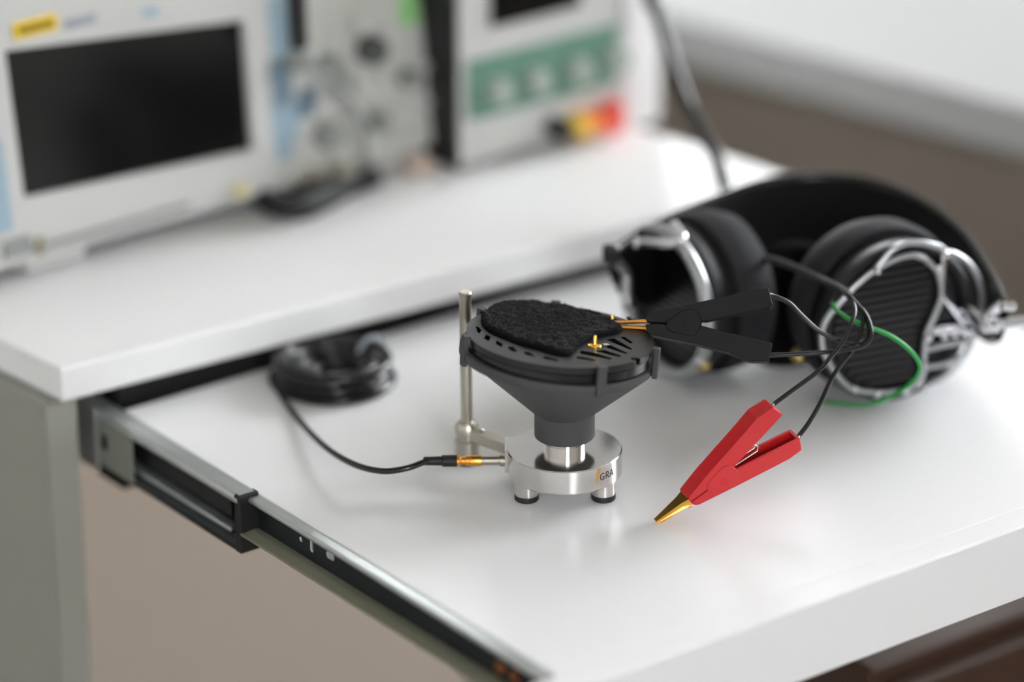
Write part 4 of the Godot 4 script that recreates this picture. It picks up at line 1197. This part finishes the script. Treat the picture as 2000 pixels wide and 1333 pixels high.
	part(tube(smooth_line([pts[0], pts[1], pts[2], pts[3]], 6), 0.0052, 12), "grip", M.rubber, pc)
	var bc = thing("black_lead", "black lead bunched on the bench under the oscilloscope", "cable", T(0, 0, 0))
	pts = []
	for q in [[478, 372, 0.0050], [500, 382, 0.0045], [525, 400, 0.0045], [560, 412, 0.0045], [600, 408, 0.0045], [640, 388, 0.0050], [680, 366, 0.0060], [735, 346, 0.0070]]:
		pts.append(at(q[0], q[1], DESK_Y + q[2]))
	part(tube(smooth_line(pts, 8), 0.0056, 12), "wire", M.rubber, bc)
	var b2 := []
	for q in [[490, 352, 0.006], [520, 385, 0.012], [570, 402, 0.0125], [630, 378, 0.012], [690, 350, 0.007]]:
		b2.append(at(q[0], q[1], DESK_Y + q[2]))
	part(tube(smooth_line(b2, 8), 0.0045, 12), "wire", M.rubber, bc)
	# second instrument with a green panel
	var q0 = at(893, 343, DESK_Y); var q1 = at(1200, 259, DESK_Y)
	ex = (q1 - q0).normalized()
	var fx2 = Transform3D(Basis(ex, Vector3.UP, ex.cross(Vector3.UP)), q0)
	var s = thing("bench_meter", "white bench meter with green knob panel and coloured binding posts", "meter", fx2)
	g = func(px, py): return uv_on(px, py, fx2)
	var w = g.call(1216, 150).x
	part(boxat(0.0, w, 0.004, 0.150, -0.20, -0.002, 0.003), "case", M.dark, s)
	part(boxat(0.003, w, 0.004, 0.150, -0.004, 0.0, 0.001), "front_panel", M.case_white, s)
	for x in [0.012, w - 0.012]:
		part(boxat(x - 0.008, x + 0.008, 0.0, 0.006, -0.05, -0.006, 0.001), "foot", M.rubber, s)
	var ga = g.call(1060, 140)
	var g0 = g.call(912, 165).x; var g1 = g.call(1204, 120).x
	var gh = (g.call(910, 110).y - g.call(910, 228).y)
	slab(s, "green_panel", M.green_panel, Vector2((g0 + g1) / 2.0, ga.y), Vector2(g1 - g0, gh), 0.0016, 0.0006)
	for k in [[962, 172], [1036, 152], [1118, 132], [1190, 110]]:
		p = g.call(k[0], k[1])
		disc_part(s, "knob", M.green_knob, p, 0.0075, 0.012)
	p = g.call(1045, 8)
	slab(s, "display", M.screen, p + Vector2(0.0, 0.004), Vector2(0.064, 0.022), 0.0018, 0.0005)
	p = g.call(980, 265)
	slab(s, "label_plate", M.button, p, Vector2(0.030, 0.010), 0.0012, 0.0003)
	var cols := [M.rubber, M.yellow_post, M.orange_post, M.red_post]
	var names := ["black binding post", "yellow binding post", "orange binding post", "red binding post"]
	var at_px := [[1078, 246], [1116, 240], [1142, 232], [1176, 230]]
	for k in 4:
		p = g.call(at_px[k][0], at_px[k][1])
		disc_part(s, "binding_post", cols[k], p, 0.0062 if k != 3 else 0.0075, 0.013, names[k])
	p = g.call(1185, 205)
	disc_part(s, "binding_post", M.red_post, p, 0.0045, 0.012, "small red binding post")
	# white upright board at the end of the bench top
	var u = thing("shelf_upright", "tall white upright board beside the bench meter", "board", fx2)
	var u0 = w + 0.001; var u1 = g.call(1287, 262).x
	part(boxat(u0, u1, 0.0, 0.36, -0.24, 0.001, 0.001), "board", M.desk_white, u)
	# headphone cable: from the headphones up the front of the upright and over its top
	var hc = thing("headphone_cable", "black cable dropping past the white upright to the headphones", "cable", T(0, 0, 0))
	pts = []
	for q in [[1432, 425, 2.17], [1418, 375, 2.175], [1400, 310, 2.185], [1375, 265, 2.195], [1345, 210, 2.21], [1318, 140, 2.22], [1300, 80, 2.23], [1284, 20, 2.235], [1268, -40, 2.24]]:
		pts.append(deep(q[0], q[1], q[2]))
	var um = (u0 + u1) / 2.0
	for q in [Vector3(um, 0.20, 0.022), Vector3(um, 0.30, 0.012), Vector3(um, 0.353, 0.0075), Vector3(um, 0.3655, -0.012), Vector3(um, 0.3645, -0.06), Vector3(um, 0.3645, -0.16)]:
		pts.append(fx2 * q)
	part(tube(smooth_line(pts, 8), 0.0042, 12), "wire", M.cable, hc)
